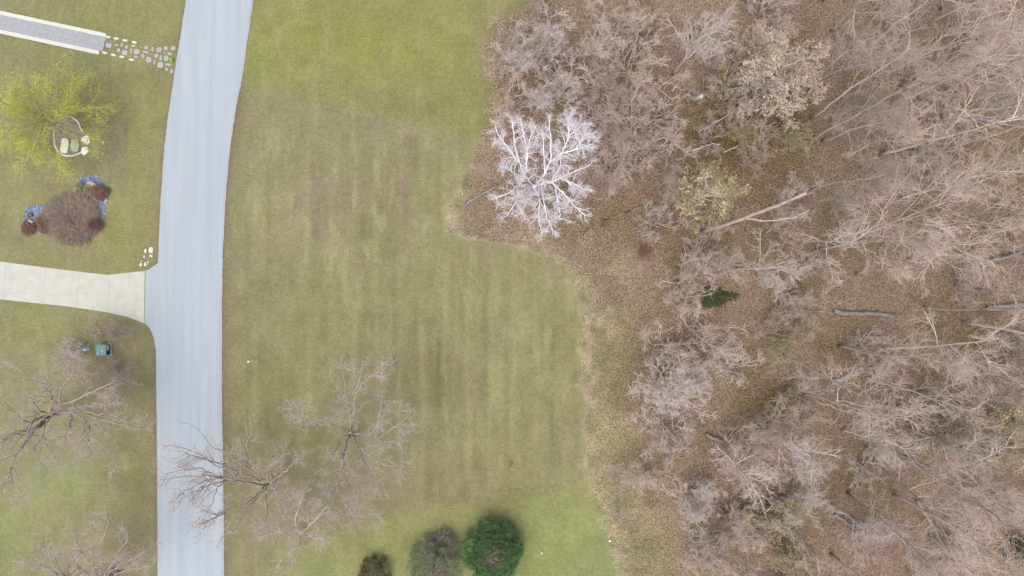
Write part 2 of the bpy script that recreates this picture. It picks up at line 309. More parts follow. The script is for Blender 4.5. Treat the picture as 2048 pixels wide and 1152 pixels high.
def tint(x, y):
    px = 1024 + x * 20; py = 576 - y * 20
    wx = px + (fbm(x, y, 3.0) - .5) * 90 + (fbm(x + 50, y, .8) - .5) * 26; wy = py + (fbm(x, y + 90, 3.0) - .5) * 90 + (fbm(x, y + 40, .8) - .5) * 26
    def acc(base, L):
        c = np.ones(x.shape + (3,)) * lin(base)
        for (cx, cy, rx, ry, col, st) in L:
            m = np.exp(-(((wx - cx) / rx) ** 2 + ((wy - cy) / ry) ** 2)) * st
            m = np.clip(m * 1.15, 0, 1)[..., None]
            c = c * (1 - m) + lin(col) * m
        return c
    cl = acc((153, 148, 104), LAWN_P); cl = (cl * .82 + lin((160, 152, 118)) * .18) * 1.04
    ly = py - (172 + (px - 490) * .225) + (fbm(x, y, 2.0) - .5) * 30        # the greener upper lawn ends in a slanting line
    g1 = (sst(14, -14, ly) * .26 * sst(480, 520, px))[..., None]; cl = cl * (1 - g1) + lin((152, 156, 84)) * g1
    g2 = (np.exp(-np.clip(ly, 0, 999) / 70) * (ly > 0) * .45 * sst(480, 520, px) * (1 - g1[..., 0]))[..., None]; cl = cl * (1 - g2) + lin((158, 151, 118)) * g2
    by = py - np.interp(px, [600, 680, 800, 950, 1100, 1200], [1110, 1060, 1030, 1008, 984, 972]) + (fbm(x + 60, y, 2.0) - .5) * 26
    g3 = (sst(-20, 20, by) * .26 * sst(560, 640, px))[..., None]; cl = cl * (1 - g3) + lin((156, 163, 96)) * g3
    g4 = (np.exp(-np.clip(-by, 0, 999) / 40) * (by < 0) * .4 * sst(600, 680, px))[..., None]; cl = cl * (1 - g4) + lin((148, 138, 104)) * g4
    n1 = fbm(x + 11, y + 5, 1.6); n2 = fbm(x - 30, y + 17, 5.0)
    cl *= (1 + (n1 - .5) * .34 + (fbm(x + 31, y - 8, .5) - .5) * .16)[..., None]
    straw = (sst(.54, .72, fbm(x * 1.6 + 7, y * .45, 1.2)) * (.35 + .45 * np.exp(-((px - 700) / 260) ** 2 - ((py - 430) / 150) ** 2)))[..., None]
    cl = cl * (1 - straw) + lin((176, 172, 122)) * straw
    # mowing stripes run up and down the field; ragged, faint
    fld = sst(470, 500, px) * sst(0, 1, (edge_x(y) - x) / 2) * sst(180, 330, py) * (1 - sst(930, 1010, py))
    st = np.sin((x + .15 * np.sin(y * .3)) * 2 * math.pi / 2.35) * .6 + np.sin(x * 2 * math.pi / 1.13 + 1) * .4
    zone = .5 + 1.3 * np.exp(-((px - 910) / 170) ** 2 - ((py - 760) / 210) ** 2) + .5 * np.exp(-((px - 640) / 150) ** 2 - ((py - 430) / 110) ** 2)
    cl *= (1 + st * .09 * zone * fld * (.35 + vnoise(x * 3, y * .5, 2.0)))[..., None]
    stl = (vnoise(x, y * .12, .45) - .5) * .16 * fld
    cl *= (1 + stl)[..., None]
    # brown verge beside the road
    rr = (np.interp(py, RR[:, 0], RR[:, 1]) - px); rl = px - np.interp(py, RL[:, 0], RL[:, 1])
    vr = np.exp(-np.clip(-rr, 0, 999) / (9 + 10 * vnoise(x, y, 1.5))) * (rr < 4) * sst(150, 200, py) + np.exp(-np.clip(-rr, 0, 999) / 4) * (rr < 4) * .5
    vl = np.exp(-np.clip(-rl, 0, 999) / (3 + 6 * vnoise(x, y, 2.5))) * (rl < 4)
    v = np.clip(vr * .6 + vl * .7, 0, .8)[..., None]
    cl = cl * (1 - v) + lin((134, 112, 96)) * v
    cw = acc((157, 134, 114), WOOD_P) * 1.10
    m = sst(.50, .66, fbm(x + 70, y - 20, 4.0))[..., None] * .6
    cw = cw * (1 - m) + lin((130, 112, 76)) * m
    m = sst(.55, .7, fbm(x - 70, y + 20, 3.0))[..., None] * .5
    cw = cw * (1 - m) + lin((150, 122, 106)) * m
    cw *= (1 + (fbm(x + 3, y, .9) - .5) * .4)[..., None]
    d = (x - edge_x(y)) + (fbm(x, y, 1.5) - .5) * 2.6 + (fbm(x, y, .4) - .5) * .8
    soft = np.where(py < 250, 2.4, .35)
    k = sst(-1, 1, d / soft)[..., None]
    # straw-coloured fringe where the mower stops
    fr = np.exp(-((d - .35) / .7) ** 2)[..., None] * np.where(py > 380, .85, .2)[..., None] * (.3 + fbm(x, y, 1.0)[..., None])
    c = cl * (1 - k) + cw * k
    c = c * (1 - fr) + lin((196, 188, 140)) * fr
    return np.clip(c / GAIN, 0, 1)

def sheet(name, X, Y, Z, mname, kind):
    ny, nx = X.shape
    V = np.stack([X.ravel(), Y.ravel(), np.full(X.size, Z)], 1)
    i = np.arange(ny - 1)[:, None] * nx + np.arange(nx - 1)[None]
    F = np.stack([i, i + 1, i + nx + 1, i + nx], -1).reshape(-1, 4)
    g = Geo(); g.add(V, F); o = g.build(name, [mname])
    at = o.data.color_attributes.new('tint', 'FLOAT_COLOR', 'POINT')
    c = np.concatenate([tint(X.ravel(), Y.ravel()), np.ones((X.size, 1))], 1)
    at.data.foreach_set('color', c.astype(np.float32).ravel())
    tag(o, kind=kind); return o
outer = np.array([600, 400, 250] + list(np.arange(150, 59, -2.0)))
xs = np.concatenate([-outer, np.arange(-58, 58.01, .22), outer[::-1]]); ys = np.concatenate([-outer, -np.arange(36, 59, 2.), np.arange(-34, 34.01, .22), np.arange(36, 59, 2.), outer[::-1]])
X, Y = np.meshgrid(xs[np.argsort(xs)], ys[np.argsort(ys)])
sheet('woodland_ground', X, Y, 0.0, 'floor', 'structure')
ys2 = np.concatenate([np.arange(-150, -35, 2.5), np.arange(-34, 34.01, .16), np.arange(36, 151, 2.5)])
rag = (np.array([fbm(np.array([3.]), np.array([y]), .5)[0] + fbm(np.array([9.]), np.array([y]), .22)[0] for y in ys2]) - 1.) * .9 + (np.array([fbm(np.array([5.]), np.array([y]), 2.2)[0] for y in ys2]) - .5) * 1.6
tcol = np.concatenate([np.linspace(0, 1, 470)])
ex = edge_x(ys2) + rag
X = np.stack([-58 + tcol * (e + 58) for e in ex]); Y = np.repeat(ys2[:, None], len(tcol), 1)
lo = np.arange(-150., -58.5, 2.5); X = np.concatenate([np.repeat(lo[None], len(ys2), 0), X], 1); Y = np.repeat(ys2[:, None], X.shape[1], 1)
sheet('lawn', X, Y, 0.004, 'lawn', 'structure')

# ------------------------------------------------------------ road, driveway, walkway
def smooth_line(L, step=12):
    a = np.array(L, float); t = np.arange(a[0, 0], a[-1, 0] + 1, step); return [(np.interp(v, a[:, 0], a[:, 1]), v) for v in t]
rr_ = random.Random(3)
def jl(L, j=.3): return [(x + rr_.uniform(-j, j), y) for x, y in L]
left = jl(smooth_line(ROADL)) + [(316, 526), (297, 539.5), (291.3, 541.3), (289, 646)] + jl(smooth_line(ROADL2))
right = jl(smooth_line(ROADR), .5)
poly = [tuple(W(x, y)[:2]) for x, y in left] + [tuple(W(x, y)[:2]) for x, y in reversed(right)]
road = ngon('road', poly, .012, ['road']); tag(road, kind='structure')
drv = empty('driveway', W(200, 590), None, None); tag(drv, kind='structure')
dp = [(-200, 492), (0, 523), (60, 531), (130, 540), (215, 550), (250, 546), (289.6, 541.8), (287.8, 646.2), (255, 634), (215, 624.5), (130, 612), (60, 605), (0, 598.5), (-200, 575)]
o = ngon('concrete_slab', [tuple((W(x, y) - W(200, 590))[:2]) for x, y in dp], .010, ['drive'], drv)
g = Geo()
def strip(g, pts, wd, z, off, mi=0):
    P = np.array([W(x, y)[:2] for x, y in pts]) - off[:2]; T = np.gradient(P, axis=0); T = nrm(T); Nn = np.stack([-T[:, 1], T[:, 0]], 1) * wd / 2
    V = np.concatenate([np.c_[P + Nn, np.full(len(P), z)], np.c_[P - Nn, np.full(len(P), z)]]); n = len(P)
    g.add(V, [[i, i + n, i + n + 1, i + 1] for i in range(n - 1)], mi)
for a, b in (((12, 525), (5, 598)), ((92, 536), (86, 607)), ((159, 544), (152, 614)), ((218.5, 550), (217.5, 624))):
    strip(g, [a, ((a[0] + b[0]) / 2, (a[1] + b[1]) / 2), b], .045, .014, W(200, 590))
ck = [(0, 592), (20, 589), (40, 587), (55, 586), (75, 588), (100, 591), (125, 591), (150, 588), (175, 586), (200, 587), (225, 588), (256, 594)]
strip(g, [(x, y + rr_.uniform(-1, 1)) for x, y in ck], .025, .0135, W(200, 590))
strip(g, [(0, 555), (15, 556), (35, 560), (60, 568)], .02, .0136, W(200, 590))
g.build('control_joint', ['joint'], drv)

# paver walkway: frame along its axis
wk = empty('paver_walkway', W(100, 67), None, None); tag(wk, kind='structure')
p0 = W(-60, 31.5)[:2]; p1 = W(209, 89)[:2]; ax = (p1 - p0) / np.linalg.norm(p1 - p0); nx_ = np.array([-ax[1], ax[0]])
Lw = np.linalg.norm(p1 - p0); off = W(100, 67)[:2]; ang = math.atan2(ax[1], ax[0])
rg = np.random.default_rng(8); g = Geo(); half = .72
def wp(a, b): return p0 + ax * a + nx_ * b - off
c = wp(Lw / 2, 0); box(g, (c[0], c[1], .010), (Lw, half * 2, .02), ang, 1)
s = 0
for row in range(3):
    a = .02 + rg.random() * .2; b0 = -half + row * .48
    while a < Lw - .06:
        l = min(rg.choice([.32, .48, .62, .78]), Lw - a)
        if l > .1:
            if rg.random() < .3 and l > .4:
                for k2 in range(2):
                    cc = wp(a + l / 2, b0 + .12 + .24 * k2); box(g, (*cc, .025 + rg.uniform(0, .003)), (l - .012, .228, .03), ang)
            else:
                cc = wp(a + l / 2, b0 + .24); box(g, (*cc, .025 + rg.uniform(0, .003)), (l - .012, .468, .03), ang)
        a += l
g.build('paver', ['paver', 'grout'], wk, smooth=False)
for sgn, cut in ((1, .03), (-1, .33)):
    g = Geo(); a = 0; n = 26; l = (Lw - cut) / n
    for k in range(n):
        cc = wp(a + l / 2, sgn * (half + .2)); box(g, (*cc, .03 + rg.uniform(0, .004)), (l - .002, .38 + rg.uniform(-.015, .02), .06), ang); a += l
    g.build('border', ['border'], wk, smooth=False)

# stepping stones: (x, y, w, h, rot, kind) in px of zoom (region 190..370 x 60..160 at 11.38x)
Z = 2048 / 180.
white_top = [(298, 158), (486, 195), (684, 238), (896, 282)]; white_bot = [(228, 518), (420, 566), (612, 612), (832, 676)]
sr = np.random.default_rng(21); ordn = ['first', 'second', 'third', 'fourth', 'fifth', 'sixth', 'seventh', 'eighth', 'ninth', 'tenth', 'eleventh', 'twelfth', 'thirteenth', 'fourteenth', 'fifteenth', 'sixteenth', 'seventeenth', 'eighteenth', 'nineteenth', 'twentieth']
def stone(zx, zy, zw, zh, rot, m, label, z1=.05, sq=5, n=14):
    c = W(190 + zx / Z, 60 + zy / Z); o = slab('stepping_stone', blob_outline(c[0], c[1], zw / Z / 20, zh / Z / 20, rot, sr, n=n, sq=sq, jit=.035), 0, z1, m, rng=sr, bev=.015)
    return tag(o, label, 'stepping stone', 'stepping stones between the walkway and the road')
for i, (x, y) in enumerate(white_top): stone(x, y, 112, 50, -.15, 'wstone', 'white oblong edging stone, %s from the walkway in the upper row' % ordn[i])
for i, (x, y) in enumerate(white_bot): stone(x, y, 114, 50, -.2, 'wstone', 'white oblong edging stone, %s from the walkway in the lower row' % ordn[i])
big = [(315, 352, 132, 108), (680, 516, 118, 116), (955, 496, 132, 112), (1228, 676, 128, 130), (1466, 452, 120, 120), (1492, 796, 128, 130), (1622, 642, 110, 124)]
for i, (x, y, a, b) in enumerate(sorted(big)): stone(x, y, a, b, -.1, 'gstone', 'large squarish grey stepping stone, %s of the large ones from the walkway' % ordn[i])
med = [(720, 388, 84, 84), (540, 457, 78, 78), (1172, 404, 92, 76), (1095, 594, 74, 84), (1400, 588, 86, 82), (1616, 418, 88, 92), (1780, 416, 104, 100), (1632, 892, 80, 80)]
for i, (x, y, a, b) in enumerate(sorted(med)): stone(x, y, a, b, .1, 'gstone', 'small rounded grey stepping stone, %s of its kind from the walkway' % ordn[i], sq=3)
upr = [(614, 338, 44, 96), (830, 472, 60, 116), (1314, 438, 54, 100), (1504, 638, 62, 128), (1360, 734, 50, 104), (1746, 944, 56, 92)]
for i, (x, y, a, b) in enumerate(sorted(upr)): stone(x, y, a, b, -.12, 'gstone', 'narrow pale stone laid crosswise, %s of its kind from the walkway' % ordn[i])
fl = [(492, 344, 98, 44), (876, 358, 104, 48), (934, 610, 100, 52), (1162, 506, 128, 50), (1704, 540, 116, 56), (1664, 786, 118, 58)]
for i, (x, y, a, b) in enumerate(sorted(fl)): stone(x, y, a, b, -.15, 'gstone', 'narrow pale stone laid lengthwise, %s of its kind from the walkway' % ordn[i])
tiny = [(362, 258, 44, 40), (244, 214, 34, 50), (460, 254, 34, 34), (806, 596, 44, 40), (1050, 394, 30, 44), (1274, 552, 34, 34), (1582, 520, 48, 44), (424, 470, 28, 28), (336, 452, 36, 30)]
for i, (x, y, a, b) in enumerate(sorted(tiny)): stone(x, y, a, b, .2, 'gstone', 'tiny stone sunk in the grass, %s of the tiny ones from the walkway' % ordn[i], z1=.03, sq=2.2, n=9)
# white stones by the driveway mouth (zoom 260..340 x 480..550 at 16.46x)
Z2 = 1317 / 80.
for (x, y, a, b, lb, q) in [(698, 330, 150, 195, 'largest white stone in the cluster by the driveway mouth', 4), (520, 360, 84, 140, 'tall white stone left of the largest one by the driveway', 2.4), (484, 548, 60, 95, 'small oval white stone in the middle left of the driveway cluster', 2.2),
                        (706, 520, 116, 84, 'wedge shaped white stone just below the largest driveway stone', 2), (392, 688, 70, 44, 'thin pale stone above the lower left driveway stone', 2.2), (368, 808, 88, 122, 'white stone at the lower left of the driveway cluster', 3),
                        (512, 796, 82, 145, 'upright white stone at the lower middle of the driveway cluster', 3), (604, 718, 84, 50, 'pale curved stone right of the upright lower driveway stone', 2.2), (600, 776, 50, 84, 'dull mossy stone at the lower right of the driveway cluster', 2.2)]:
    c = W(260 + x / Z2, 480 + y / Z2); o = slab('edging_stone', blob_outline(c[0], c[1], a / Z2 / 20, b / Z2 / 20, -.1, sr, sq=q, jit=.05), 0, .1, 'wstone' if 'mossy' not in lb else 'mossy', rng=sr, dome=.02)
    tag(o, lb, 'stone', 'white stones beside the driveway mouth')

# ------------------------------------------------------------ small things
def lathe(g, c, prof, sides=14, mi=0):
    th = np.arange(sides) * 2 * math.pi / sides; V = []
    for r, z in prof: V += [(c[0] + r * math.cos(t), c[1] + r * math.sin(t), c[2] + z) for t in th]
    F = [[k * sides + i, k * sides + (i + 1) % sides, (k + 1) * sides + (i + 1) % sides, (k + 1) * sides + i] for k in range(len(prof) - 1) for i in range(sides)]
    g.add(V, F, mi)
# pad mounted utility cabinet
bc = W(212.5, 698.5); ub = empty('utility_box', bc, 'teal green metal utility cabinet on a pad near the driveway mouth', 'utility box')
g = Geo(); box(g, (-.02, 0, .05), (1.34, 1.2, .1)); g.build('pad', ['pad'], ub, smooth=False)
g = Geo(); box(g, (-.07, -.01, .43), (.98, 1.02, .66)); cab = g.build('body', ['teal_side'], ub, smooth=False)
g = Geo(); box(g, (-.07, -.01, .80), (1.04, 1.08, .08)); box(g, (-.07, -.01, .849), (.9, .94, .02)); lid = g.build('lid', ['teal'], ub, smooth=False)
g = Geo(); box(g, (.425, .2, .52), (.012, .5, .26)); g.build('warning_label', ['white'], cab, smooth=False)
g = Geo(); box(g, (.427, -.28, .40), (.02, .3, .34)); g.build('vent', ['black'], cab, smooth=False)
g = Geo(); box(g, (.44, 0, .26), (.03, .05, .14)); g.build('handle', ['black'], cab, smooth=False)
for dx, dy in ((-.3, -.35), (.12, -.12)):
    g = Geo(); lathe(g, (-.07 + dx, dy, .86), [(.045, 0), (.045, .03), (.02, .045), (.002, .045)], 10); g.build('bolt', ['white'], lid)
# pedestal
pc = W(175.5, 697.5); pe = empty('utility_pedestal', pc, 'small pale blue utility pedestal left of the teal cabinet', 'pedestal')
g = Geo(); lathe(g, (0, 0, 0), [(.16, 0), (.16, .08), (.13, .1), (.12, .62)], 14); g.build('post', ['blueish'], pe)
g = Geo(); lathe(g, (0, 0, .62), [(.15, -.05), (.17, 0), (.16, .06), (.09, .13), (.002, .15)], 14); g.build('cap', ['blueish'], pe)
g = Geo(); box(g, (.09, -.12, .45), (.12, .1, .22), .4); g.build('latch', ['white'], pe, smooth=False)
# white marker post on the lawn
mc = W(508, 720); mp_ = empty('marker_post', mc, 'slim white marker post standing alone on the lawn right of the road', 'marker post')
g = Geo(); box(g, (0, 0, .8), (.14, .14, 1.6), .2); g.build('post', ['white'], mp_, smooth=False)
g = Geo(); lathe(g, (0, 0, 1.6), [(.09, 0), (.08, .05), (.02, .09), (.001, .09)], 8); g.build('cap', ['white'], mp_)
g = Geo(); box(g, (0, 0, 1.3), (.146, .146, .08), .2); g.build('band', ['boulder_grey'], mp_, smooth=False)
# lime green curled thing on the last stone
lp = [(336.2, 117.4), (339, 117.6), (342, 118.2), (344.6, 119.6), (346.2, 121.6), (346, 124.2)]
lc = W(342, 119.5); P = np.array([W(x, y) for x, y in lp]) - lc; P[:, 2] = [.1, .13, .16, .18, .16, .1]
P = resample(P, 14)[None]; R = np.interp(np.linspace(0, 1, 15), [0, .1, .5, .8, 1], [.05, .1, .11, .1, .07])[None]
lm = empty('lime_strip', lc, 'bright lime green curled plastic strip lying on the stones nearest the road', 'plastic strip')
g = Geo(); g.add(*tubes(P, R, 10)); g.build('curl', ['lime'], lm)
P2 = np.array([W(345, 119.5), W(346.6, 117), W(346.8, 115.2)]) - lc; P2[:, 2] = .14
g = Geo(); g.add(*tubes(resample(P2, 5)[None], np.linspace(.05, .035, 6)[None], 8)); g.build('tail', ['lime'], lm)
# little bits lying on the lawn
rg = np.random.default_rng(77)
c = W(1022, 927); g = Geo(); g.add(*leaves(rg, rg.normal(size=(70, 3)) * np.array([.14, .16, .05]) + np.array([0, 0, .1]), .13, .02))
dpl = empty('dead_plant', c, 'small clump of reddish brown dead leaves alone on the lower lawn', 'dead plant'); g.build('leaves', ['redleaf'], dpl, smooth=False)
g = Geo(); g.add(*tubes(np.array([[[0, 0, 0], [0.02, 0, .12], [0.05, .02, .22]]]), np.array([[.02, .015, .01]]), 5)); g.build('stem', ['bark_dark'], dpl)
c = W(1081, 1103); bb = empty('wood_scrap', c, 'small dark stick with a pale broken end lying on the lower lawn', 'stick')
P = np.array([W(1076, 1094), W(1079, 1100), W(1083, 1106)]) - c; P[:, 2] = .05
g = Geo(); g.add(*tubes(resample(P, 6)[None], np.linspace(.035, .07, 7)[None], 7)); g.build('dark_stick', ['bark_dark'], bb)
P = np.array([W(1081, 1108), W(1085.5, 1103.5)]) - c; P[:, 2] = .1
g = Geo(); g.add(*tubes(resample(P, 3)[None], np.full((1, 4), .045), 7)); g.build('pale_end', ['flag'], bb)
def bit(name, px, py, s, m, label, cat, h=.04):
    c = W(px, py); o = slab(name, blob_outline(c[0], c[1], s, s * .8, .5, rg, n=8, sq=2.2, jit=.15), 0.004, h, m, rng=rg, dome=.01); tag(o, label, cat)
bit('litter', 1219.5, 1082, .22, 'white', 'white scrap of litter in the straw grass at the lower lawn edge', 'litter')
bit('litter', 206, 285, .14, 'white', 'tiny white scrap on the grass right of the willow bed stones', 'litter')
bit('litter', 340.5, 585, .15, 'wstone', 'small white patch on the road beside the driveway', 'litter', .02)
bit('litter', 334, 690, .09, 'wstone', 'tiny white patch on the road below the driveway corner', 'litter', .02)
bit('pebble', 1313, 690, .16, 'boulder_grey', 'small pale pebble in the straw grass of the wood edge', 'pebble')

# ------------------------------------------------------------ willow bed, gravel bed
def pp(L): return [tuple(W(x, y)[:2]) for x, y in L]
Zw = 2048 / 200.
def zw(L): return [(30 + x / Zw, 220 + y / Zw) for x, y in L]
o = ngon('planting_bed', pp(zw([(800, 380), (815, 500), (820, 640), (840, 760), (900, 850), (1000, 920), (1150, 935), (1300, 880), (1400, 800), (1430, 600), (1400, 460), (1340, 330), (1280, 220), (1180, 140), (1060, 130), (940, 200), (860, 280)])), .010, ['mulch']); tag(o, kind='structure')
ed = empty('stone_edging', W(135, 275), 'curved edging of small pale stones around the willow bed', 'edging')
def arc(L, name):
    P = np.array([W(x, y) for x, y in zw(L)]) - W(135, 275); P = resample(P, max(8, len(L) * 4)); g = Geo()
    for i in range(len(P) - 1):
        d = P[i + 1] - P[i]; l = np.linalg.norm(d[:2]); c = (P[i] + P[i + 1]) / 2
        box(g, (c[0] + rg.normal() * .01, c[1] + rg.normal() * .01, .07 + rg.uniform(-.01, .01)), (l * .93, .11 + rg.uniform(0, .05), .15), math.atan2(d[1], d[0]))
    g.build(name, ['flag'], ed, smooth=False)
arc([(812, 380), (812, 500), (820, 640), (830, 730), (870, 830), (960, 915), (1060, 942), (1180, 945), (1300, 910), (1370, 870)], 'stone_row')
arc([(1050, 125), (1150, 140), (1240, 190), (1310, 260), (1345, 350), (1400, 450)], 'stone_row')
for L, m, lb, h in [([(985, 585), (1060, 580), (1110, 605), (1125, 700), (1110, 800), (1080, 885), (960, 885), (945, 820), (965, 720), (975, 640)], 'flag', 'cream flagstone standing left of the mossy one in the willow bed', .22),
                 ([(1175, 600), (1300, 605), (1330, 680), (1335, 780), (1310, 860), (1190, 850), (1150, 760), (1160, 670)], 'mossy', 'mossy greenish flagstone in the middle of the willow bed', .2),
                 ([(1480, 520), (1520, 530), (1550, 660), (1500, 700), (1440, 710), (1375, 660), (1365, 590), (1400, 560)], 'flag', 'upper cream flagstone outside the right rim of the willow bed', .16),
                 ([(1400, 760), (1500, 755), (1530, 850), (1430, 940), (1370, 890), (1372, 810)], 'flag', 'lower cream flagstone outside the right rim of the willow bed', .16),
                 ([(1060, 120), (1120, 112), (1175, 150), (1150, 180), (1090, 165)], 'boulder_grey', 'grey flat stone on the top rim of the willow bed', .2)]:
    o = slab('flagstone', pp(zw(L))[::-1], 0, h, m, rng=sr, bev=.03); tag(o, lb, 'flagstone')
gp = [(148, 388), (148, 372), (156, 358), (172, 351), (190, 351), (203, 359), (212, 375), (215, 400), (210, 428), (202, 450), (180, 468), (146, 474), (108, 468), (85, 464), (60, 468), (48, 455), (45, 440), (50, 422), (60, 412), (75, 409), (103, 411), (118, 400), (135, 396)]
gc = W(145, 420); g = Geo()
P = np.array(pp(gp)); 
gb = ngon('gravel_bed', [tuple(p) for p in P], .012, ['gravel']); tag(gb, kind='structure')
from mathutils.geometry import tessellate_polygon
def inside(pt, poly):
    x, y = pt; r = False; j = len(poly) - 1
    for i in range(len(poly)):
        if (poly[i][1] > y) != (poly[j][1] > y) and x < (poly[j][0] - poly[i][0]) * (y - poly[i][1]) / (poly[j][1] - poly[i][1]) + poly[i][0]: r = not r
        j = i
    return r
pl = [tuple(p) for p in P]; pts = []
while len(pts) < 5200:
    q = (rg.uniform(P[:, 0].min(), P[:, 0].max()), rg.uniform(P[:, 1].min(), P[:, 1].max()))
    if inside(q, pl): pts.append((*q, .03))
pts = np.array(pts); s = rg.uniform(.03, .06, len(pts))[:, None]
oc = np.array([[1, 0, 0], [0, 1, 0], [-1, 0, 0], [0, -1, 0], [0, 0, .7], [0, 0, -.7]]); 
V = (pts[:, None] + oc[None] * s[:, None] * rg.uniform(.7, 1.3, (len(pts), 6, 1)) ).reshape(-1, 3)
b6 = np.arange(len(pts))[:, None] * 6
F = np.concatenate([b6 + np.array([[0, 1, 4, 4]]), b6 + np.array([[1, 2, 4, 4]]), b6 + np.array([[2, 3, 4, 4]]), b6 + np.array([[3, 0, 4, 4]])])[:, :3]
g.add(V, F, 0); g.I[-1] = (rg.random(len(F)) < .12).astype(int) * 1
pb = g.build('gravel', ['pebble', 'white'], smooth=False); tag(pb, 'blue gravel stones spread over the two lobed bed', 'gravel', kind='stuff')
Zb = 1440 / 200.
def zb(L): return [(30 + x / Zb, 340 + y / Zb) for x, y in L]
for L, m, lb, h in [([(1045, 190), (1075, 158), (1120, 160), (1160, 185), (1200, 215), (1180, 250), (1140, 265), (1105, 240), (1085, 215), (1055, 208)], 'boulder_pink', 'long pinkish boulder on the upper lobe of the blue gravel bed', .3),
                 ([(850, 295), (905, 280), (910, 330), (880, 352), (835, 350), (832, 315)], 'boulder_grey', 'light grey boulder on the left side of the upper gravel lobe', .25),
                 ([(1140, 385), (1190, 375), (1245, 410), (1258, 440), (1210, 452), (1150, 430)], 'mossy', 'greenish pale boulder below the maroon shrub in the gravel bed', .25),
                 ([(215, 740), (240, 718), (285, 745), (285, 770), (225, 780)], 'flag', 'cream boulder touching the small maroon shrub of the gravel bed', .4),
                 ([(480, 620), (525, 600), (540, 650), (520, 672), (485, 660)], 'flag', 'small cream boulder between lower gravel lobe and brown bush', .4),
                 ([(1318, 405), (1335, 430), (1320, 470), (1300, 480), (1308, 430)], 'wstone', 'slim white stone on the right rim of the gravel bed', .2)]:
    o = slab('boulder', pp(zb(L))[::-1], 0, h, m, rng=sr, bev=.06, dome=.05); tag(o, lb, 'boulder')
pt = empty('clay_pot', W(62.5, 430.5), 'round reddish clay pot on the lower left gravel lobe', 'pot')
g = Geo(); lathe(g, (0, 0, 0), [(.16, 0), (.22, .22), (.24, .24), (.24, .3), (.19, .3), (.17, .2), (.002, .2)], 16); g.build('pot', ['terracotta'], pt)
nrim = {True: 0, False: 0}
for i, (x, y) in enumerate(gp[:9] + gp[17:22]):
    for k in range(3):
        x2, y2 = (gp[:9] + gp[17:22] + [gp[22]])[i + 1] if i != 8 else (x, y)
        t = (k + rg.random()) / 3; c = W(x + (x2 - x) * t + rg.normal(), y + (y2 - y) * t + rg.normal()); s_ = rg.uniform(.09, .17)
        if (i == 8 and k) or rg.random() < .3: continue
        o = slab('rim_stone', blob_outline(c[0], c[1], s_, s_ * .75, rg.random() * 3, rg, n=8, sq=2.2, jit=.1), 0, .07, 'wstone', rng=rg, dome=.02)
        nrim[i < 8] += 1; tag(o, 'small pale rim stone, %s from the left along the %s gravel lobe' % (ordn[nrim[i < 8] - 1], 'upper' if i < 8 else 'lower'), 'rim stone', 'small pale stones around the blue gravel bed')

# ------------------------------------------------------------ trees
def finish_tree(name, base, trunkG, crownG, tm, cm, label, cat, group=None, partnames=('trunk', 'crown')):
    e = empty(name, base, label, cat, group)
    trunkG.build(partnames[0], tm, e)
    crownG.build(partnames[1], cm, e)
    return e
def limb_tree(name, base_px, limbs, label, seed, twig, bark, dens=(8, 6, 5), lens=(2.6, 1.0, .5), group=None, rmins=(.02, .014, .010), leaf=None, droop=0., up=.05, wob=.07, cat='tree', wand=.2, t0=.15, flat=.3, limb_k=.62):
    """limbs: list of (r0, r1, [(px,py,h)...]); first is the trunk"""
    rng = np.random.default_rng(seed); base = W(*base_px)
    tg = Geo(); cg = Geo(); LP = []; LR = []
    for i, (r0, r1, pts) in enumerate(limbs):
        r0 *= limb_k; r1 *= .8
        P = resample([W(*p) - base for p in pts], 14, rng, wob if i else wob * .4); R = np.linspace(r0, r1, 15)
        if i == 0: R[0] *= 1.35; tg.add(*tubes(P[None], R[None], 10))
        else: LP.append(P); LR.append(R); cg.add(*tubes(P[None], R[None], 8), 0)
    LP = np.array(LP); LR = np.array(LR)
    a, ar = spawn(rng, LP, LR, dens[0], t=(t0, 1), ang=(48, 14), absL=lens[0], shape=.45, rf=.55, rmin=rmins[0], S=6, wand=wand, up=up, flat=flat, droop=droop)
    cg.add(*tubes(a, ar, 5), 0)
    b, br = spawn(rng, a, ar, dens[1], t=(.2, 1), ang=(46, 16), absL=lens[1], shape=.35, rf=.6, rmin=rmins[1], S=5, wand=wand, up=up, flat=flat, droop=droop)
    cg.add(*tubes(b, br, 4), 1)
    c, cr = spawn(rng, b, br, dens[2], t=(.15, 1), ang=(44, 18), absL=lens[2], shape=.3, rf=.7, rmin=rmins[2], S=3, wand=.22, up=up, droop=droop)
    cg.add(*tubes(c, cr, 3), 1)
    mats = [bark, twig]
    if leaf:
        n = leaf[1]; pts = tips(c, rng, n); cg.add(*leaves(rng, pts, leaf[2], .08), 2); mats.append(leaf[0])
    return finish_tree(name, base, tg, cg, [bark], mats, label, cat, group)

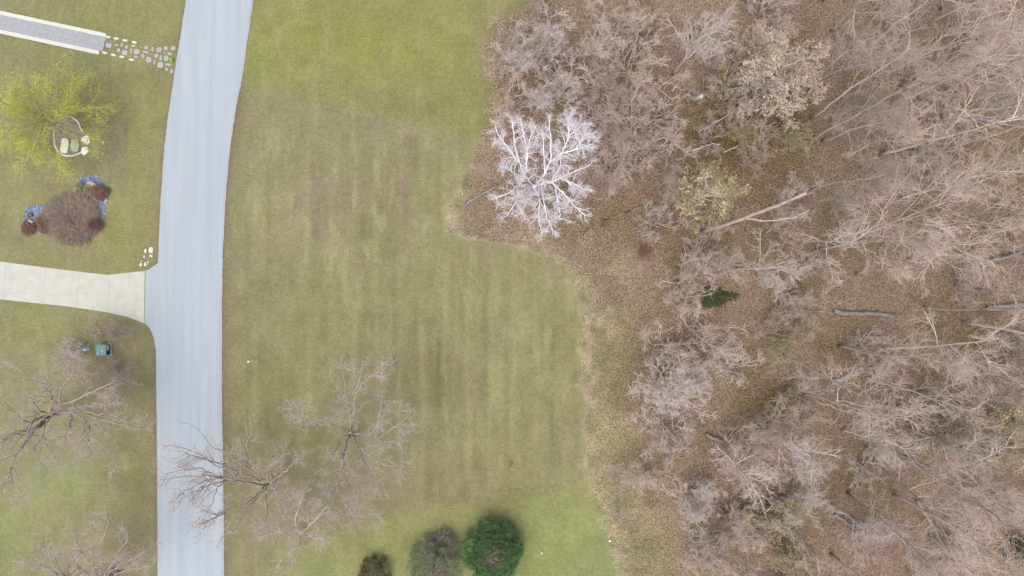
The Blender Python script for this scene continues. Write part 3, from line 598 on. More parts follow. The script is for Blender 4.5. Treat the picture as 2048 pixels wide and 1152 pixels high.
def proto_tree(name, seed, H=20, fork=.45, r0=.15, nl=14, ll=5.5, ang=34, dens=(7, 5, 4), lens=(2.9, 1.4, .65), twig='twig_pink', bark='bark_grey', lean=.6, leaf=None, rm=(.025, .016, .009), shape=.45, up=.10, nstems=1, spread=.0, t0=None, label='', cat='tree', wand=.11, wl=.08):
    rng = np.random.default_rng(seed); tg = Geo(); cg = Geo(); TP = []; TR = []
    for s in range(nstems):
        d = rng.normal(size=2); d /= np.linalg.norm(d); n = 13
        z = np.linspace(0, H * (1 if nstems == 1 else rng.uniform(.75, 1)), n)
        xy = np.cumsum(rng.normal(size=(n, 2)) * wl * H / 20, 0) + (z[:, None] / H) ** 1.2 * d * (lean + spread * rng.uniform(.4, 1.1))
        xy -= xy[0]
        if nstems > 1: xy += d * .12
        P = np.c_[xy, z]; R = np.linspace(1, .16, n) ** .9 * r0; R[0] *= 1.4; TP.append(P); TR.append(R)
    TP = np.array(TP); TR = np.array(TR); tg.add(*tubes(TP, TR, 8))
    a, ar = spawn(rng, TP, TR, nl, t=(fork, .98), ang=(ang, 10), absL=ll, shape=shape, rf=.6, rmin=.04, S=8, wand=wand, up=up)
    cg.add(*tubes(a, ar, 6), 0)
    b, br = spawn(rng, a, ar, dens[0], t=(.25, 1), ang=(34, 10), absL=lens[0], shape=.4, rf=.55, rmin=rm[0], S=6, wand=.17, up=up * .8)
    cg.add(*tubes(b, br, 4), 0)
    c, cr = spawn(rng, b, br, dens[1], t=(.15, 1), ang=(34, 12), absL=lens[1], shape=.35, rf=.6, rmin=rm[1], S=4, wand=.2, up=up * .6)
    cg.add(*tubes(c, cr, 3), 1)
    e, er = spawn(rng, c, cr, dens[2], t=(.15, 1), ang=(36, 14), absL=lens[2], shape=.3, rf=.7, rmin=rm[2], S=3, wand=.22, up=.02)
    cg.add(*tubes(e, er, 3), 1)
    mats = [bark, twig]
    if leaf:
        for (lm_, k, sz) in leaf:
            cg.add(*leaves(rng, tips(e, rng, k), sz, .08), len(mats)); mats.append(lm_)
    return finish_tree(name, (0, 0, 0), tg, cg, [bark], mats, label, cat)
def dup(root):
    r = root.copy(); COL.objects.link(r)
    for ch in [c for c in root.children]:
        c = ch.copy(); COL.objects.link(c); c.parent = r
    return r

# -- white tree (feature)
WT = (1075, 385, 0)
limb_tree('white_barked_tree', WT, [
    (.30, .22, [(1075, 385, 0), (1070, 378, 3.0), (1068, 372, 5.5)]),
    (.15, .03, [(1068, 372, 5.2), (1048, 350, 8), (1038, 325, 9.5), (1030, 290, 11), (1024, 235, 12.5)]),
    (.11, .03, [(1038, 325, 9.4), (1020, 300, 10.5), (1002, 278, 11.5), (989, 256, 12)]),
    (.10, .03, [(1050, 352, 7.8), (1056, 310, 10), (1050, 280, 11.5), (1040, 235, 12.5)]),
    (.10, .03, [(1053, 340, 8), (1054, 300, 10.5), (1064, 265, 12), (1072, 250, 12.5)]),
    (.10, .03, [(1050, 355, 7), (1030, 347, 8.5), (1012, 335, 9.6), (1000, 333, 10)]),
    (.16, .035, [(1068, 374, 5.0), (1085, 355, 7.5), (1101, 324, 10), (1102, 290, 11.5), (1098, 240, 13)]),
    (.12, .03, [(1102, 322, 10), (1125, 306, 11), (1155, 297, 12), (1188, 288, 12.5)]),
    (.10, .03, [(1125, 306, 10.8), (1136, 275, 12), (1150, 262, 12.5), (1166, 246, 13)]),
    (.09, .03, [(1138, 272, 12), (1138, 250, 12.8), (1140, 232, 13.2)]),
    (.08, .03, [(1150, 300, 11.8), (1165, 280, 12.4), (1172, 265, 12.8)]),
    (.15, .03, [(1068, 374, 5.0), (1088, 365, 7.5), (1105, 365, 8.5), (1140, 346, 10), (1180, 330, 11)]),
    (.11, .03, [(1104, 365, 8.4), (1125, 385, 9.5), (1148, 410, 10), (1172, 432, 10.5)]),
    (.09, .03, [(1110, 372, 8.6), (1115, 400, 9.5), (1122, 440, 10)]),
    (.11, .03, [(1082, 368, 6), (1088, 400, 8.5), (1090, 420, 9.2), (1105, 465, 9.8)]),
    (.10, .03, [(1078, 372, 6), (1080, 410, 8.6), (1076, 435, 9.4), (1084, 470, 9.8)]),
    (.12, .03, [(1062, 370, 5.8), (1040, 385, 8), (1032, 405, 9), (1012, 432, 9.6)]),
    (.10, .03, [(1058, 368, 6), (1035, 372, 8), (1015, 388, 9), (992, 398, 9.6)]),
    (.09, .03, [(1062, 372, 5.8), (1052, 400, 8.4), (1045, 430, 9.4)]),
    (.09, .03, [(1090, 352, 8), (1087, 300, 11), (1085, 262, 12.4)]),
    (.08, .03, [(1104, 360, 8.6), (1122, 330, 10.5), (1120, 300, 11.6)]),
    (.08, .03, [(1120, 356, 9), (1150, 368, 10), (1170, 380, 10.4)]),
], 'bright white barked bare tree with spreading limbs at the wood edge', 4, 'twig_white', 'bark_white', dens=(17, 8, 6), lens=(1.45, .72, .38), rmins=(.020, .012, .008), wob=.03, wand=.12, limb_k=.62)

# -- round pale tree beside the field edge: boughs rising evenly all round
_r = random.Random(5); LB = [(.16, .12, [(1330, 775, 0), (1332, 776, 1.2), (1334, 778, 2.0)])]
for k_ in range(20):
    a_ = k_ * 2.39996 + _r.uniform(-.2, .2); q_ = _r.uniform(.45, .95) if k_ % 3 else _r.uniform(.2, .4); rx_, ry_ = 104 * q_, 84 * q_; cx_, cy_ = 1340, 786
    LB.append((.09, .03, [(1334, 778, 1.6), (cx_ + rx_ * .35 * math.cos(a_), cy_ + ry_ * .35 * math.sin(a_), 4.2), (cx_ + rx_ * .75 * math.cos(a_ + .1), cy_ + ry_ * .75 * math.sin(a_ + .1), 6.2), (cx_ + rx_ * math.cos(a_), cy_ + ry_ * math.sin(a_), 7.2)]))
limb_tree('bare_tree', (1330, 775, 0), LB, 'round whitish grey bare tree near the lawn edge, left one', 71, 'twig_pale', 'bark_pale', dens=(9, 6, 4), lens=(1.5, .8, .42), rmins=(.022, .014, .010), wob=.05, wand=.15, group='bare trees of the wood')
# -- oak like tree bottom left
limb_tree('spreading_tree', (112, 826, 0), [
    (.42, .34, [(112, 826, 0), (106, 828, 2.0), (100, 830, 4)]),
    (.30, .05, [(104, 829, 3.4), (75, 852, 6), (52, 885, 7.5), (28, 910, 8.4), (18, 950, 9), (4, 985, 9.4)]),
    (.10, .03, [(20, 935, 8.8), (24, 965, 9.2), (24, 1000, 9.6)]),
    (.12, .03, [(60, 870, 7), (30, 868, 8), (0, 880, 9)]),
    (.20, .04, [(98, 830, 4), (78, 856, 6), (50, 862, 7.5), (20, 868, 8.5), (-20, 885, 9)]),
    (.20, .04, [(100, 828, 4), (80, 838, 6), (58, 845, 7), (40, 838, 8), (20, 812, 9), (4, 800, 10)]),
    (.16, .03, [(96, 828, 5), (78, 822, 7), (64, 800, 8.4), (52, 782, 9.4), (36, 762, 10)]),
    (.16, .03, [(102, 824, 5), (104, 795, 7.6), (90, 772, 9), (60, 755, 10), (36, 735, 10.8), (22, 722, 11)]),
    (.16, .03, [(104, 824, 5), (102, 790, 8), (100, 760, 9.4), (92, 738, 10.2)]),
    (.14, .03, [(108, 822, 5), (120, 780, 8), (138, 755, 9.6), (120, 730, 10.4), (108, 706, 11)]),
    (.13, .03, [(136, 758, 9.4), (138, 735, 10.4), (134, 712, 11)]),
    (.13, .03, [(136, 758, 9.4), (150, 738, 10.4), (146, 715, 11)]),
    (.22, .04, [(108, 824, 4), (130, 808, 6.5), (150, 800, 8), (175, 788, 9.5), (196, 778, 10.4), (226, 766, 11)]),
    (.18, .03, [(112, 824, 4), (145, 822, 6.5), (185, 826, 8), (225, 830, 9), (262, 846, 10)]),
    (.14, .03, [(145, 824, 6), (170, 838, 7), (180, 868, 8.4), (205, 890, 9.4), (230, 920, 10)]),
    (.12, .03, [(178, 850, 7.6), (178, 880, 8.8), (185, 910, 9.6)]),
    (.14, .03, [(140, 826, 5.5), (142, 848, 7), (130, 875, 8.4), (145, 900, 9.4)]),
    (.12, .03, [(175, 830, 7.6), (215, 842, 9), (240, 850, 9.8), (300, 862, 10.4)]),
    (.12, .03, [(160, 812, 7), (205, 807, 9), (248, 806, 10)]),
    (.12, .03, [(100, 836, 4.6), (86, 866, 6.5), (95, 895, 8), (118, 920, 9)]),
    (.10, .03, [(86, 870, 6.6), (64, 896, 8), (90, 940, 9)]),
], 'large grey bare tree with thick dark limbs on the lower left lawn', 14, 'twig_lawn', 'bark_dark', dens=(12, 6, 5), lens=(2.3, 1.1, .6), rmins=(.020, .011, .008), wob=.07, wand=.2)
limb_tree('spreading_tree', (200, 1178, 0), [
    (.36, .28, [(200, 1178, 0), (195, 1175, 2.0), (190, 1170, 4)]),
    (.18, .03, [(190, 1172, 4), (175, 1172, 6), (140, 1155, 8), (115, 1145, 9), (100, 1120, 10), (92, 1075, 11)]),
    (.14, .03, [(165, 1170, 6.2), (125, 1150, 8), (96, 1140, 9), (60, 1115, 10)]),
    (.16, .03, [(190, 1168, 5), (128, 1155, 8), (110, 1120, 9.4), (108, 1110, 10)]),
    (.16, .03, [(192, 1168, 5), (150, 1128, 8), (165, 1108, 9), (160, 1095, 9.6), (150, 1080, 10.4), (146, 1062, 11)]),
    (.14, .03, [(195, 1166, 5), (205, 1125, 8), (200, 1100, 9.5), (202, 1080, 10), (215, 1055, 11), (212, 1034, 11.6)]),
    (.13, .03, [(196, 1166, 5), (185, 1130, 8), (186, 1100, 9.4), (184, 1078, 10.5)]),
    (.14, .03, [(198, 1168, 5), (225, 1128, 8), (242, 1100, 9.6), (252, 1080, 10.4), (255, 1062, 11)]),
    (.14, .03, [(200, 1168, 5), (235, 1130, 8), (270, 1115, 9.6), (300, 1095, 10.5)]),
    (.12, .03, [(200, 1170, 5), (240, 1145, 8), (280, 1135, 9.6), (308, 1130, 10)]),
], 'bare grey tree at the bottom edge left of the road', 24, 'twig_lawn', 'bark_dark', dens=(12, 6, 5), lens=(2.2, 1.1, .6), rmins=(.017, .011, .008), wob=.06, wand=.2)
# -- tree with boughs reaching over the road
limb_tree('spreading_tree', (545, 968, 0), [
    (.36, .28, [(545, 968, 0), (538, 970, 2.0), (530, 972, 4)]),
    (.20, .03, [(532, 972, 3.8), (505, 968, 6), (450, 955, 8), (400, 950, 9), (350, 955, 10), (322, 958, 10.6)]),
    (.12, .03, [(450, 956, 8), (410, 960, 9), (385, 975, 9.6), (365, 985, 10), (340, 1002, 10.4)]),
    (.12, .03, [(455, 960, 7.6), (420, 970, 8.6), (390, 985, 9.6), (360, 998, 10)]),
    (.14, .03, [(520, 962, 5), (470, 940, 7.6), (425, 930, 8.6), (395, 905, 9.6), (360, 895, 10.4), (335, 890, 11)]),
    (.13, .03, [(525, 960, 5), (500, 940, 6.6), (450, 905, 8.6), (420, 892, 9.4), (405, 865, 10.2), (376, 846, 11)]),
    (.12, .03, [(450, 928, 7.8), (410, 920, 9), (372, 905, 10), (340, 900, 10.6)]),
    (.11, .03, [(440, 955, 8.2), (400, 935, 9.4), (360, 940, 10.2), (325, 950, 10.8)]),
    (.14, .03, [(528, 974, 5), (505, 1000, 6.6), (470, 1018, 8), (432, 1030, 9), (410, 1022, 9.8), (396, 1016, 10.2)]),
    (.11, .03, [(450, 1026, 8.6), (420, 1040, 9.6), (395, 1050, 10.2)]),
    (.10, .03, [(448, 960, 8), (432, 980, 9), (428, 1002, 9.6), (422, 1012, 9.8)]),
    (.13, .03, [(540, 962, 5), (530, 945, 6.6), (548, 925, 8), (575, 905, 9.4)]),
    (.13, .03, [(540, 966, 5), (555, 955, 6.6), (575, 940, 8.4), (600, 915, 9.6)]),
    (.12, .03, [(536, 972, 5), (560, 985, 7), (590, 1005, 9), (620, 1030, 10)]),
    (.11, .03, [(534, 974, 5), (530, 1000, 7), (540, 1040, 9), (535, 1075, 10)]),
    (.10, .03, [(530, 960, 5), (505, 935, 7), (495, 890, 9), (505, 850, 10)]),
    (.10, .03, [(532, 976, 5), (500, 1010, 7.6), (470, 1060, 9.6), (440, 1075, 10.4)]),
], 'bare tree whose brown boughs reach out over the lower road', 34, 'twig_lawn', 'bark_dark', dens=(12, 6, 5), lens=(2.1, 1.05, .6), rmins=(.017, .011, .008), wob=.05, wand=.18)
limb_tree('spreading_tree', (706, 872, 0), [
    (.32, .26, [(706, 872, 0), (703, 868, 2.2), (701, 865, 4.4)]),
    (.18, .04, [(701, 868, 4.2), (690, 890, 6), (687, 930, 7.6), (680, 970, 8.8), (665, 1000, 9.6), (658, 1018, 10)]),
    (.12, .03, [(684, 960, 8.2), (665, 975, 9), (650, 985, 9.6)]),
    (.15, .03, [(701, 860, 4.4), (706, 830, 7), (712, 790, 9), (722, 750, 10.2), (725, 720, 11)]),
    (.13, .03, [(701, 858, 5), (698, 820, 7.6), (690, 790, 9), (688, 745, 10.4)]),
    (.12, .03, [(714, 785, 9), (735, 755, 10), (765, 740, 11), (790, 722, 11.4)]),
    (.13, .03, [(704, 866, 4.6), (725, 872, 6.6), (742, 865, 8), (760, 880, 9), (800, 885, 10)]),
    (.11, .03, [(745, 868, 8), (760, 830, 9.4), (764, 790, 10.4)]),
    (.11, .03, [(760, 878, 8.6), (795, 850, 10), (820, 828, 10.8)]),
    (.13, .03, [(704, 870, 4.6), (715, 890, 6.4), (735, 908, 8), (765, 930, 9.4), (810, 935, 10.4)]),
    (.11, .03, [(716, 892, 6.4), (730, 930, 8), (745, 960, 9), (750, 985, 9.8)]),
    (.10, .03, [(698, 868, 4.8), (682, 880, 6.4), (665, 910, 8), (655, 940, 9)]),
    (.10, .03, [(698, 862, 5), (670, 850, 7), (640, 850, 9), (610, 845, 10)]),
    (.09, .03, [(615, 850, 9.4), (600, 830, 10), (592, 810, 10.6)]),
    (.09, .03, [(690, 940, 8), (710, 980, 9.2), (730, 1020, 10)]),
    (.08, .03, [(684, 985, 9), (700, 1030, 9.8), (745, 1035, 10)]),
], 'bare tree alone on the lower lawn right of the road', 44, 'twig_lawn', 'bark_dark', dens=(12, 6, 6), lens=(2.1, 1.1, .6), rmins=(.017, .011, .008), wob=.06, wand=.2)
limb_tree('spreading_tree', (600, 1062, 0), [
    (.2, .16, [(600, 1062, 0), (600, 1064, 2.0), (600, 1066, 3.4)]),
    (.10, .03, [(600, 1066, 3.2), (620, 1050, 5), (640, 1030, 6), (655, 1010, 7)]),
    (.10, .03, [(600, 1066, 3.2), (575, 1070, 5), (550, 1060, 6), (520, 1065, 7)]),
    (.10, .03, [(600, 1066, 3.2), (590, 1040, 5), (600, 1010, 6), (605, 985, 7)]),
    (.09, .03, [(600, 1066, 3.2), (600, 1090, 5), (570, 1110, 6), (555, 1135, 7)]),
    (.09, .03, [(600, 1066, 3.2), (625, 1075, 5), (650, 1080, 6)]),
    (.09, .03, [(600, 1066, 3.2), (570, 1040, 5), (555, 1015, 6)]),
], 'low hazy pinkish bare tree at the lower lawn beside the road', 54, 'twig_lawn', 'bark_grey', dens=(13, 7, 6), lens=(2.0, 1.0, .6), rmins=(.014, .012, .010), wob=.05, wand=.2)
limb_tree('bare_shrub', (205, 690, 0), [
    (.10, .08, [(205, 675, 0), (205, 674, .5), (205, 673, .8)]),
    (.06, .02, [(205, 673, .6), (190, 668, 1.6), (170, 662, 2.6)]), (.06, .02, [(205, 673, .6), (200, 655, 1.8), (185, 640, 2.8)]), (.06, .02, [(205, 673, .6), (225, 665, 1.8), (245, 655, 2.6)]),
    (.06, .02, [(205, 673, .6), (230, 680, 1.6), (255, 690, 2.4)]), (.06, .02, [(205, 673, .6), (212, 655, 1.8), (220, 640, 2.8)]), (.05, .02, [(205, 673, .6), (235, 672, 1.8), (268, 668, 2.6)]),
], 'hazy brown bare shrub above the teal utility cabinet', 64, 'twig_brown', 'twig_dark', dens=(8, 6, 5), lens=(1.3, .6, .35), rmins=(.02, .014, .012), cat='shrub')
limb_tree('bare_shrub', (168, 700, 0), [
    (.08, .06, [(168, 700, 0), (167, 700, .4), (166, 700, .6)]),
    (.05, .02, [(166, 700, .5), (152, 694, 1.2), (132, 684, 2)]), (.05, .02, [(166, 700, .5), (150, 700, 1.2), (128, 696, 2)]), (.05, .02, [(166, 700, .5), (155, 706, 1.2), (138, 710, 2)]), (.05, .02, [(166, 700, .5), (156, 690, 1.2), (140, 678, 2)]),
], 'small grey twiggy shrub left of the pale blue pedestal', 65, 'twig_grey', 'twig_dark', dens=(9, 6, 5), lens=(.8, .4, .25), rmins=(.018, .013, .011), cat='shrub')
limb_tree('bare_shrub', (235, 745, 0), [
    (.08, .06, [(235, 750, 0), (235, 750, .4), (234, 750, .6)]),
    (.05, .02, [(234, 750, .5), (220, 742, 1.4), (200, 738, 2)]), (.05, .02, [(234, 750, .5), (250, 742, 1.2), (272, 730, 2)]), (.05, .02, [(234, 750, .5), (232, 765, 1.2), (225, 785, 2)]), (.05, .02, [(234, 750, .5), (250, 760, 1.2), (275, 770, 2)]), (.05, .02, [(234, 750, .5), (232, 735, 1.2), (230, 722, 2)]),
], 'hazy brown bare shrub below the teal utility cabinet', 66, 'twig_brown', 'twig_brown', dens=(10, 6, 5), lens=(1.2, .6, .35), rmins=(.016, .012, .010), cat='shrub')

# -- willow
def willow():
    rng = np.random.default_rng(91); base = W(118, 262); tg = Geo(); cg = Geo(); fg = Geo()
    top = W(90, 240, 3.0) - base
    P = resample([(0, 0, 0), tuple(top * np.array([.35, .35, .4])), tuple(top)], 8, rng, .03)
    tg.add(*tubes(P[None], np.linspace(.26, .15, 9)[None], 10))
    LP = []
    for k in range(26):
        a = 2 * math.pi * k / 26 + rng.normal() * .12; ry = rng.uniform(.7, 1.0)
        cx, cy = 92, 240; R_ = (118 if math.cos(a) > 0 else 125) * ry
        if rng.random() < .3: R_ *= .6
        ex, ey = cx + R_ * math.cos(a), cy + R_ * .9 * math.sin(a)
        m1 = W(cx + R_ * .35 * math.cos(a), cy + R_ * .3 * math.sin(a), 5.0) - base; e1 = W(ex * .75 + cx * .25, ey * .75 + cy * .25, 4.6) - base; e2 = W(ex, ey, 2.6) - base
        st = P[rng.integers(4, 9)]
        LP.append(resample([st, (st + m1) / 2 + np.array([0, 0, .4]), m1, e1, e2], 14, rng, .05))
    LP = np.array(LP); LR = np.repeat(np.linspace(.038, .012, 15)[None], len(LP), 0)
    cg.add(*tubes(LP, LR, 6), 0)
    b, br = spawn(rng, LP, LR, 12, t=(.15, 1), ang=(30, 12), absL=2.6, shape=.3, rf=.5, rmin=.016, S=8, wand=.10, up=.1, droop=.09, flat=.4)
    cg.add(*tubes(b, br, 4), 1)
    c, cr = spawn(rng, b, br, 11, t=(.1, 1), ang=(26, 12), absL=1.5, shape=.2, rf=.6, rmin=.011, S=6, wand=.10, up=.05, droop=.16)
    mid = c[:, 4] + base; q = CAM_H / (CAM_H - mid[:, 2]) * 20; qx = 1024 + mid[:, 0] * q; qy = 576 - mid[:, 1] * q
    k = (((qx - 142) / 46) ** 2 + ((qy - 274) / 46) ** 2 > 1) | (rng.random(len(c)) < .15); c, cr = c[k], cr[k]   # the crown is open over the stone ring
    fg.add(*tubes(c, cr, 3), 0)
    l = tips(c, rng, 4); fg.add(*leaves(rng, l[np.linalg.norm(l[:, :2] - top[:2], axis=1) > 2.3], .085, .12, flat=.12), 1)
    e = empty('willow_tree', base, 'yellow green weeping willow growing from the stone ringed bed', 'tree')
    tg.build('trunk', ['bark_grey'], e); cg.build('branches', ['twig_brown', 'willow'], e); fg.build('foliage', ['willow', 'willow_leaf'], e)
willow()

# -- dense shrubs of the gravel bed
def dome_shrub(name, px, py, rad, H, label, seed, twig, n=900, leaf=None, open_=0., lob=.12, asp=1.0, r=.012, stem='twig_dark', sub=5, L2=.35):
    rng = np.random.default_rng(seed); base = W(px, py); g1 = Geo(); g2 = Geo()
    a = rng.random(n) * 2 * math.pi; u = rng.random(n); el = np.arccos(u) # from zenith
    d = np.stack([np.sin(el) * np.cos(a) * rad, np.sin(el) * np.sin(a) * rad * asp, np.cos(el) * H + .1], 1) * (rng.uniform(.82, 1.0, n) * (.96 + (lob + open_ * .5) * np.sin(a * 3 + seed) + (lob * .5 + open_ * .4) * np.sin(a * 5 + 1)))[:, None]
    st = rng.normal(size=(n, 3)) * np.array([rad * .08, rad * .08, 0]); st[:, 2] = 0
    k = np.linspace(0, 1, 6)[None, :, None]
    P = st[:, None] + (d - st)[:, None] * k; P[..., 2] += (np.sin(k[..., 0] * math.pi) * H * .18); P[:, 1:] += rng.normal(size=(n, 5, 3)) * .04
    R = np.repeat(np.linspace(.022, r, 6)[None], n, 0); g1.add(*tubes(P, R, 3))
    b, br = spawn(rng, P, R, sub, t=(.45, 1), ang=(55, 25), absL=L2, shape=.2, rf=.8, rmin=r, S=3, wand=.3, up=.0); g2.add(*tubes(b, br, 3), 0)
    mats = [twig]
    if leaf: g2.add(*leaves(rng, tips(b, rng, leaf[1]), leaf[2], .03), 1); mats.append(leaf[0])
    e = empty(name, base, label, 'shrub'); g1.build('stems', [stem], e); g2.build('crown', mats, e); return e
dome_shrub('brown_shrub', 146, 437, 3.3, 1.0, 'big round dense brown twiggy bush in the blue gravel bed', 5, 'twig_bed', n=2600, asp=.93, sub=9, r=.011, L2=.3, stem='twig_bed', lob=.03)
dome_shrub('brown_shrub', 93, 447, 1.05, .7, 'low pinkish brown bush between small maroon shrub and big bush', 6, 'redtwig', n=350, asp=1.1)
dome_shrub('maroon_shrub', 203, 386, .85, .9, 'dark maroon shrub at the right of the upper gravel lobe', 7, 'twig_maroon', n=420, leaf=('redleaf', 2, .06))
dome_shrub('maroon_shrub', 61, 456, .75, .8, 'small dark maroon shrub at the lower left of the gravel bed', 8, 'twig_maroon', n=380, leaf=('redleaf', 2, .06))
dome_shrub('maroon_shrub', 194, 450, .8, 1.1, 'dark reddish tuft on the right flank of the big brown bush', 9, 'twig_maroon', n=260)
dome_shrub('green_shrub', 162, 373, .38, .4, 'tiny olive shrub on the upper gravel lobe left of the pink boulder', 10, 'twig_brown', n=120, leaf=('leaf_green', 2, .06))
dome_shrub('green_shrub', 180, 380, .4, .4, 'tiny olive shrub just below the pink boulder in the gravel', 11, 'twig_brown', n=120, leaf=('leaf_green', 2, .06))
dome_shrub('dead_shrub', 228, 1147, .65, .8, 'small dark tuft at the bottom edge left of the road', 12, 'twig_maroon', n=260, leaf=('bark_dark', 2, .06))
dome_shrub('dark_shrub', 1443, 1022, .65, .8, 'small dark brown shrub at the lower wood edge', 13, 'darkshrub', n=320, leaf=('darkshrub', 4, .09))
dome_shrub('dark_shrub', 1432, 594, 1.75, .6, 'low dark green shrub beneath the twisted pale tree', 14, 'moss', n=420, asp=.6, leaf=('moss', 3, .1), open_=.4)
dome_shrub('red_shrub', 1287, 507, .65, 1.2, 'dim red twigged shrub standing in the leaf litter', 15, 'redtwig', n=260)
dome_shrub('dark_shrub', 2025, 1095, 1.6, 1.2, 'dark olive shrub in the lower right corner of the wood', 16, 'darkshrub', n=420, leaf=('moss', 3, .1))
dome_shrub('olive_shrub', 1835, 305, .7, .7, 'small mossy green shrub among the right hand trees', 17, 'moss', n=200, leaf=('leaf_green', 3, .1))

# -- evergreens
def clump_tree(name, px, py, rad, H, label, seed, mats, nb=150, per=230, lsz=.11, top=.55, csz=.42, twig=False, open_=0.):
    rng = np.random.default_rng(seed); base = W(px, py); tg = Geo(); cg = Geo(); bg_ = Geo()
    P = resample([(0, 0, 0), (.05, .03, H * .5), (0, 0, H * .96)], 8, rng, .02); tg.add(*tubes(P[None], np.linspace(.18, .03, 9)[None], 8))
    u = (np.arange(nb) + .5) / nb; z = H * (.12 + .86 * u ** .9); rr = rad * np.sqrt(np.clip(1 - ((z / H - .22) / .80) ** 2, 0.02, 1)) * rng.uniform(.78, 1.06, nb)
    th = np.arange(nb) * 2.39996 + rng.normal(size=nb) * .2
    c = np.stack([rr * np.cos(th), rr * np.sin(th), z], 1)
    if open_: c = c[rng.random(nb) > open_]; 
    n = len(c); s0 = np.stack([0 * c[:, 0], 0 * c[:, 0], np.maximum(.3, c[:, 2] - .8)], 1)
    k = np.linspace(0, 1, 5)[None, :, None]; B = s0[:, None] * (1 - k) + c[:, None] * k; B[..., 2] -= np.sin(k[..., 0] * math.pi) * .12
    bg_.add(*tubes(B, np.repeat(np.linspace(.05, .015, 5)[None], n, 0), 4), 0)
    cs = csz * rng.uniform(.6, 1.2, n)
    q = rng.normal(size=(n, per, 3)); q = nrm(q) * (rng.random((n, per, 1)) ** .4); q[..., 2] *= .7
    pts = (c[:, None] + q * cs[:, None, None])
    # needles point outward from each tuft centre
    out = nrm(q + nrm(c - np.array([0, 0, H * .3]))[:, None] * .6); pts = pts.reshape(-1, 3); out = out.reshape(-1, 3)
    side = nrm(np.cross(out, rng.normal(size=out.shape))); L = (lsz * rng.uniform(.6, 1.3, len(pts)))[:, None]
    V = np.stack([pts - side * L * .22, pts + out * L * .1 + side * L * .0 - side * L * .22 + out * L * .5, pts + out * L, pts + side * L * .25 + out * L * .35], 1).reshape(-1, 3)
    cg.add(V, np.arange(len(V)).reshape(-1, 4), 0)
    e = empty(name, base, label, 'tree'); tg.build('trunk', ['bark_dark'], e); bg_.build('branches', ['twig_dark'], e); cg.build('foliage', mats, e, smooth=False); return e
clump_tree('evergreen_tree', 986, 1090, 2.75, 5.0, 'dense bright dark green evergreen at the bottom centre', 3, ['pine'], nb=210, per=220, csz=.38)
clump_tree('evergreen_tree', 872, 1122, 2.6, 4.0, 'duller bluish green evergreen left of the dense dark one', 4, ['spruce'], nb=130, per=150, csz=.40, open_=.25)
clump_tree('evergreen_tree', 752, 1140, 1.45, 2.4, 'small olive evergreen shrub, leftmost of the three evergreens', 5, ['juniper'], nb=70, per=150, csz=.34, open_=.2)
dome_shrub('bare_shrub', 880, 1092, 2.2, 2.2, 'hazy purple brown bare shrub behind the dull bluish evergreen', 18, 'twig_brown', n=500, stem='twig_brown')

# ------------------------------------------------------------ the wood
PR = {}
def P_(k, *a, **kw): PR[k] = proto_tree(*a, **kw)
P_('tallA', 'bare_tree', 101, H=21, nl=10, ll=7.5, ang=28, fork=.4, lean=1.5, wand=.08)
P_('tallB', 'bare_tree', 102, H=19, nl=9, ll=6.8, ang=36, fork=.4, lean=2.0, twig='twig_pink', wand=.10)
P_('tallC', 'bare_tree', 103, H=23, nl=10, ll=6.4, ang=26, fork=.45, lean=1.2, bark='bark_pale', wand=.08)
P_('tallD', 'bare_tree', 104, H=17, nl=9, ll=6.0, ang=42, fork=.42, lean=1.8, bark='bark_pale', wand=.15)
P_('tallE', 'bare_tree', 105, H=20, nl=11, ll=5.2, ang=30, fork=.3, lean=1.0, twig='twig_pink', dens=(7, 5, 4))
P_('midA', 'bare_tree', 106, H=12, nl=13, ll=4.8, ang=45, fork=.3, lean=.6, twig='twig_grey', bark='bark_pale', lens=(1.9, .8, .4), r0=.14)
P_('midB', 'bare_tree', 107, H=10, nl=7, ll=4.0, ang=38, fork=.25, lean=.6, nstems=3, spread=3.0, twig='twig_grey', lens=(1.7, .75, .4), r0=.10, dens=(6, 4, 3))
P_('midC', 'bare_tree', 108, H=8, nl=6, ll=3.4, ang=40, fork=.2, lean=.4, nstems=5, spread=3.2, twig='twig_pink', lens=(1.4, .65, .36), r0=.08, dens=(6, 4, 3), rm=(.022, .016, .012))
P_('rndA', 'bare_tree', 120, H=8, nl=7, ll=3.0, ang=36, fork=.2, lean=.4, nstems=9, spread=4.8, twig='twig_pale', bark='bark_pale', lens=(1.5, .75, .4), r0=.07, dens=(6, 5, 4), rm=(.022, .015, .010))
P_('shrA', 'bare_shrub', 109, H=4.5, nl=5, ll=2.0, ang=38, fork=.15, lean=.3, nstems=7, spread=2.4, twig='twig_pink', lens=(.9, .5, .3), r0=.035, dens=(4, 4, 3), rm=(.016, .013, .010), cat='shrub')
P_('shrB', 'bare_shrub', 110, H=3.4, nl=5, ll=1.6, ang=42, fork=.15, lean=.3, nstems=7, spread=2.0, twig='twig_grey', lens=(.8, .45, .25), r0=.03, dens=(4, 4, 3), rm=(.016, .013, .010), cat='shrub')
P_('crmA', 'leafy_tree', 111, H=8, nl=16, ll=3.4, ang=50, fork=.25, lean=.6, twig='twig_pink', lens=(1.5, .7, .35), r0=.1, dens=(6, 5, 3), leaf=[('leaf_cream', 3, .11)])
P_('yelA', 'leafy_tree', 112, H=6.5, nl=16, ll=3.0, ang=52, fork=.25, lean=.4, twig='twig_brown', lens=(1.3, .6, .3), r0=.09, dens=(6, 5, 3), leaf=[('leaf_yellow', 4, .12)])
P_('grnA', 'leafy_shrub', 113, H=2.4, nl=6, ll=1.6, ang=45, fork=.2, lean=.2, nstems=5, spread=1.4, twig='twig_brown', lens=(.8, .4, .25), r0=.03, dens=(5, 4, 3), leaf=[('leaf_green', 2, .10)], cat='shrub')
used = set(); PLACED = []
